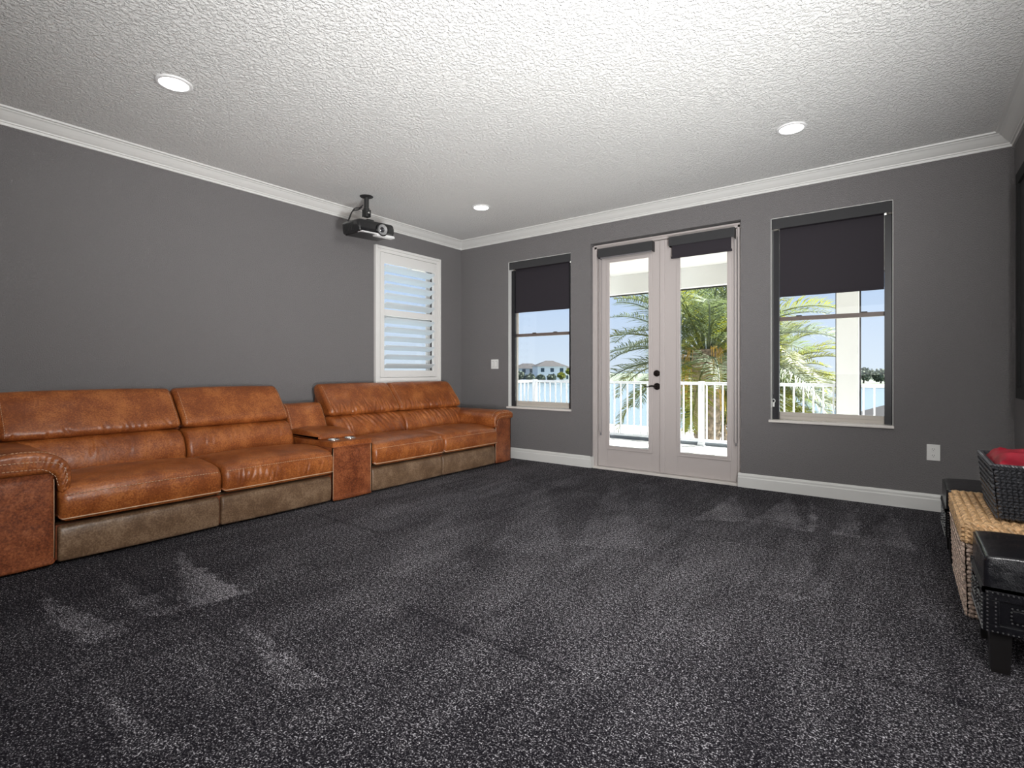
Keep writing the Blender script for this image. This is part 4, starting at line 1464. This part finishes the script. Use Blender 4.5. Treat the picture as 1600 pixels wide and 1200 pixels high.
railing('balcony_railing', 'white side railing of the balcony seen at left in the narrow window', (-.70, .22), (-.70, DY - .05), [], phase=.05)

# ------------------------------------------------------------------ palms
def frond_mesh(seed, Lf, mat):
    rd = random.Random(seed)
    droop = rd.uniform(.55, .9)
    pts = []
    N = 16
    ang = 0
    p = Vector((0, 0, 0))
    for i in range(N + 1):
        pts.append(p.copy())
        t = i / N
        a = -droop * 1.6 * t * t
        p = p + Vector((math.cos(a), 0, math.sin(a))) * Lf / N
    mb = MB()
    mb.tube(pts, [.022 * (1 - .85 * i / N) + .003 for i in range(N + 1)], 5)
    nl = 60
    for k in range(nl):
        t = .16 + .84 * k / nl
        i = min(N - 1, int(t * N)); f = t * N - i
        b = pts[i].lerp(pts[i + 1], f)
        d = (pts[i + 1] - pts[i]).normalized()
        up = Vector((0, 1, 0)).cross(d) * -1
        ll = Lf * .24 * (math.sin(PI * min(1, .18 + t * .80)) ** .6) * rd.uniform(.85, 1.1)
        for s in (-1, 1):
            out = (d * rd.uniform(.45, .70) + Vector((0, s, 0)) * 1.0 + up * rd.uniform(.10, .55)).normalized()
            wv = d.cross(out).cross(out).normalized() * .0105
            q1 = b + out * ll * .5 + Vector((0, 0, -.02 * ll))
            q2 = b + out * ll + Vector((0, 0, -.22 * ll))
            mb.add([b - wv * .4, b + wv * .4, q1 + wv, q1 - wv, q2], [(0, 1, 2, 3), (3, 2, 4)])
    me_o = mb.build('frond', mat)
    return me_o

def palm(loc, zc, nf, Lf, mat, label, seed, skip=None, green2=None):
    rd = random.Random(seed)
    root = empty('palm_tree', loc)
    tag(root, label, 'palm tree', None)
    mb = MB()
    h = zc - loc[2]
    rg = []
    pts = []
    for i in range(40):
        z = h * i / 39
        pts.append((0, 0, z)); rg.append((.24 if i % 2 else .205) + .09 * (i / 39) ** 3)
    mb.tube(pts, rg, 14)
    mb.build('trunk', M['trunk'], root)
    base_m = [frond_mesh(seed * 10 + k, Lf * (0.9 + .03 * k), mat if (k % 3 or not green2) else green2) for k in range(6)]
    used = set()
    for k in range(nf):
        b = base_m[k % 6]
        if k < 6: o = b
        else:
            o = b.copy(); COL.objects.link(o)
        o.parent = root
        az = k * 2.39996 + rd.uniform(-.2, .2)
        tt = k / nf
        el = R(78 - 100 * tt + rd.uniform(-8, 8))
        o.location = (.12 * math.cos(az), .12 * math.sin(az), h - .25 * tt)
        o.rotation_euler = (rd.uniform(-.35, .35), -el, az)
        o.scale = (1, 1, 1)
    # fruit stalks
    for k in range(5):
        az = k * 1.25 + .4
        mb = MB()
        for s in range(16):
            a2 = az + rd.uniform(-.25, .25)
            e_ = rd.uniform(.5, .9)
            pts = [(0.1 * math.cos(az), .1 * math.sin(az), h - .1), (.45 * math.cos(a2), .45 * math.sin(a2), h + .05), (.75 * math.cos(a2) * e_, .75 * math.sin(a2) * e_, h - .35), (.85 * math.cos(a2) * e_, .85 * math.sin(a2) * e_, h - .9 - rd.random() * .3)]
            mb.tube(pts, [.008, .006, .004, .005], 4)
        mb.build('fruit_stalk', M['fruit'], root)
    return root
GZ = -3.3
palm((1.55, 5.60, GZ), 1.50, 60, 2.4, M['frond'], 'tall feathery green palm directly behind the balcony railing', 3, green2=M['frond2'])
palm((1.92, 7.8, GZ), 0.70, 96, 1.95, M['frond2'], 'sunlit yellow-green palm seen in the lower half of the right window', 8)

# ------------------------------------------------------------------ grounds, lake, houses, trees
MB().box(-60, 60, -60, 34, GZ - .3, GZ).build('ground', M['ground'], kind='structure')
MB().box(-900, 900, 34, 1500, GZ - .8, GZ - .5).build('lake', M['lake'], kind='structure')
def cp(px, depth, z):
    """place by bearing from the viewpoint and distance"""
    s, c = math.sin(YAW), math.cos(YAW)
    k = (px - 800) / 810.3
    return (CAM[0] + depth * (-s + c * k), CAM[1] + depth * (c + s * k), z)
MB().box(-420, 420, 175, 900, GZ - .49, GZ - .2).build('far_shore', M['tree'], kind='structure')

def house(loc, rz, wd, dp, ht, roof, label):
    root = empty('lake_house', loc, rz)
    tag(root, label, 'house', 'white houses across the lake')
    MB().box(-wd / 2, wd / 2, -dp / 2, dp / 2, 0, ht).build('wall', M['stucco'], root)
    e_ = .7
    mb = MB()
    rl = wd / 2 - dp / 2 if wd > dp else .1
    mb.add([(-wd / 2 - e_, -dp / 2 - e_, ht), (wd / 2 + e_, -dp / 2 - e_, ht), (wd / 2 + e_, dp / 2 + e_, ht), (-wd / 2 - e_, dp / 2 + e_, ht), (-rl, 0, ht + roof), (rl, 0, ht + roof)],
           [(0, 1, 5, 4), (1, 2, 5), (2, 3, 4, 5), (3, 0, 4), (0, 3, 2, 1)])
    mb.build('roof', M['roof'], root)
    n = max(2, int(wd / 3.2))
    for fl2 in (0, 1):
        for k in range(n):
            x = -wd / 2 + wd * (k + .5) / n
            z = .8 + fl2 * ht / 2
            if z + 1.6 > ht: continue
            MB().box(x - .75, x + .75, -dp / 2 - .06, -dp / 2 + .02, z, z + 1.6).build('window', M['winext'], root)
house(cp(824, 225, GZ), YAW, 13, 9, 5.4, 2.2, 'white two-storey lake house with grey hip roof, leftmost across the water')
house(cp(858, 215, GZ), YAW + .2, 12, 9, 6.2, 2.4, 'white two-storey lake house with hip roof in the middle across the water')
house(cp(800, 240, GZ), YAW, 12, 9, 5.0, 2.0, 'white lake house at the window jamb, mostly hidden across the water')
house(cp(884, 235, GZ), YAW, 10, 8, 4.6, 1.8, 'white lake house partly behind the yellow-green tree across the water')

def blob_tree(loc, r, h, mat, label, cat, name, seed, group=None, leaf=0.5, nleaf=700):
    """trunk plus a crown of leaf blades scattered through a lumpy volume"""
    rd = random.Random(seed)
    root = empty(name, loc)
    tag(root, label, cat, group)
    th = h - r * 1.1
    if th > .3:
        mb = MB(); mb.tube([(0, 0, 0), (.05 * r, 0, th * .6), (0, .04 * r, th + r * .3)], [r * .09, r * .07, r * .05], 8)
        mb.build('trunk', M['trunk'], root)
    mb = MB()
    for k in range(nleaf):
        v = Vector((rd.gauss(0, 1), rd.gauss(0, 1), rd.gauss(0, 1))).normalized()
        rr = r * (rd.random() ** .35) * (.8 + .35 * noise.noise(v * 2.2 + Vector((seed, 0, 0))))
        c = Vector((v.x * rr * 1.1, v.y * rr * 1.1, max(.05, h - r * .8 + v.z * rr * .8)))
        a = Vector((rd.gauss(0, 1), rd.gauss(0, 1), rd.gauss(0, 1))).normalized() * leaf * rd.uniform(.6, 1.2)
        b = a.orthogonal().normalized() * leaf * .5
        mb.add([c - a, c + b, c + a, c - b], [(0, 1, 2, 3)])
    mb.build('foliage', mat, root, kind='stuff')
    return root
i = 0
for (px, dep, r_, h_, mt) in [(812, 212, 2.6, 4.6, 'tree'), (829, 205, 2.0, 3.4, 'tree'), (845, 200, 1.9, 3.2, 'tree'), (862, 200, 2.0, 3.4, 'tree'), (877, 196, 1.7, 4.0, 'frond2'), (891, 188, 1.8, 5.6, 'frond2')]:
    names = ['dark round tree by the shore left of the lake houses', 'low dark tree in front of the leftmost lake house', 'low dark tree just left of the middle lake house',
             'low dark tree right of centre before the middle lake house', 'yellow-green tree across the lake beside the right-hand house', 'tall yellow-green tree across the lake at the right of the narrow window']
    blob_tree(cp(px, dep, GZ), r_, h_, M[mt], names[i], 'tree', 'lake_tree', 40 + i, 'trees across the lake', .55, 500)
    i += 1
# shrubs and trees beyond the right-hand part of the balcony
k = 0
for (px, r_, h_, lb) in [(1324, 3.4, 5.4, 'grey-green tree on the far shore, mostly hidden by the balcony column'), (1349, 3.5, 6.2, 'grey-green tree on the far shore, first right of the balcony column'),
                         (1376, 3.4, 5.7, 'grey-green tree on the far shore, near the right window edge'), (1403, 3.4, 6.0, 'grey-green tree on the far shore, behind the right window jamb')]:
    blob_tree(cp(px, 190, GZ - .2), r_, h_, M['tree'], lb, 'tree', 'shore_tree', 60 + k, 'tree line in the right window', .55, 900)
    k += 1
blob_tree(cp(1356, 15.5, GZ), .95, 2.2, M['bush'], 'round green shrub low behind the railing right of the column', 'shrub', 'garden_shrub', 71, None, .09, 1400)
blob_tree(cp(1128, 21, GZ), 1.7, 4.5, M['bush'], 'leafy green tree behind the right door leaf', 'tree', 'garden_tree', 73, None, .14, 3000)

def pavilion():
    root = empty('garden_pavilion', cp(1392, 24, GZ), YAW + .5)
    tag(root, 'low white pavilion with a grey hip roof behind the right railing', 'building')
    MB().box(-1.9, 1.9, -1.4, 1.4, 0, 2.0).build('wall', M['stucco'], root)
    mb = MB()
    mb.add([(-2.3, -1.8, 2.0), (2.3, -1.8, 2.0), (2.3, 1.8, 2.0), (-2.3, 1.8, 2.0), (-.6, 0, 2.8), (.6, 0, 2.8)], [(0, 1, 5, 4), (1, 2, 5), (2, 3, 4, 5), (3, 0, 4), (0, 3, 2, 1)])
    mb.build('roof', M['roof'], root)
    for x in (-1.1, 0, 1.1): MB().box(x - .3, x + .3, -1.44, -1.39, .7, 1.6).build('window', M['winext'], root)
pavilion()
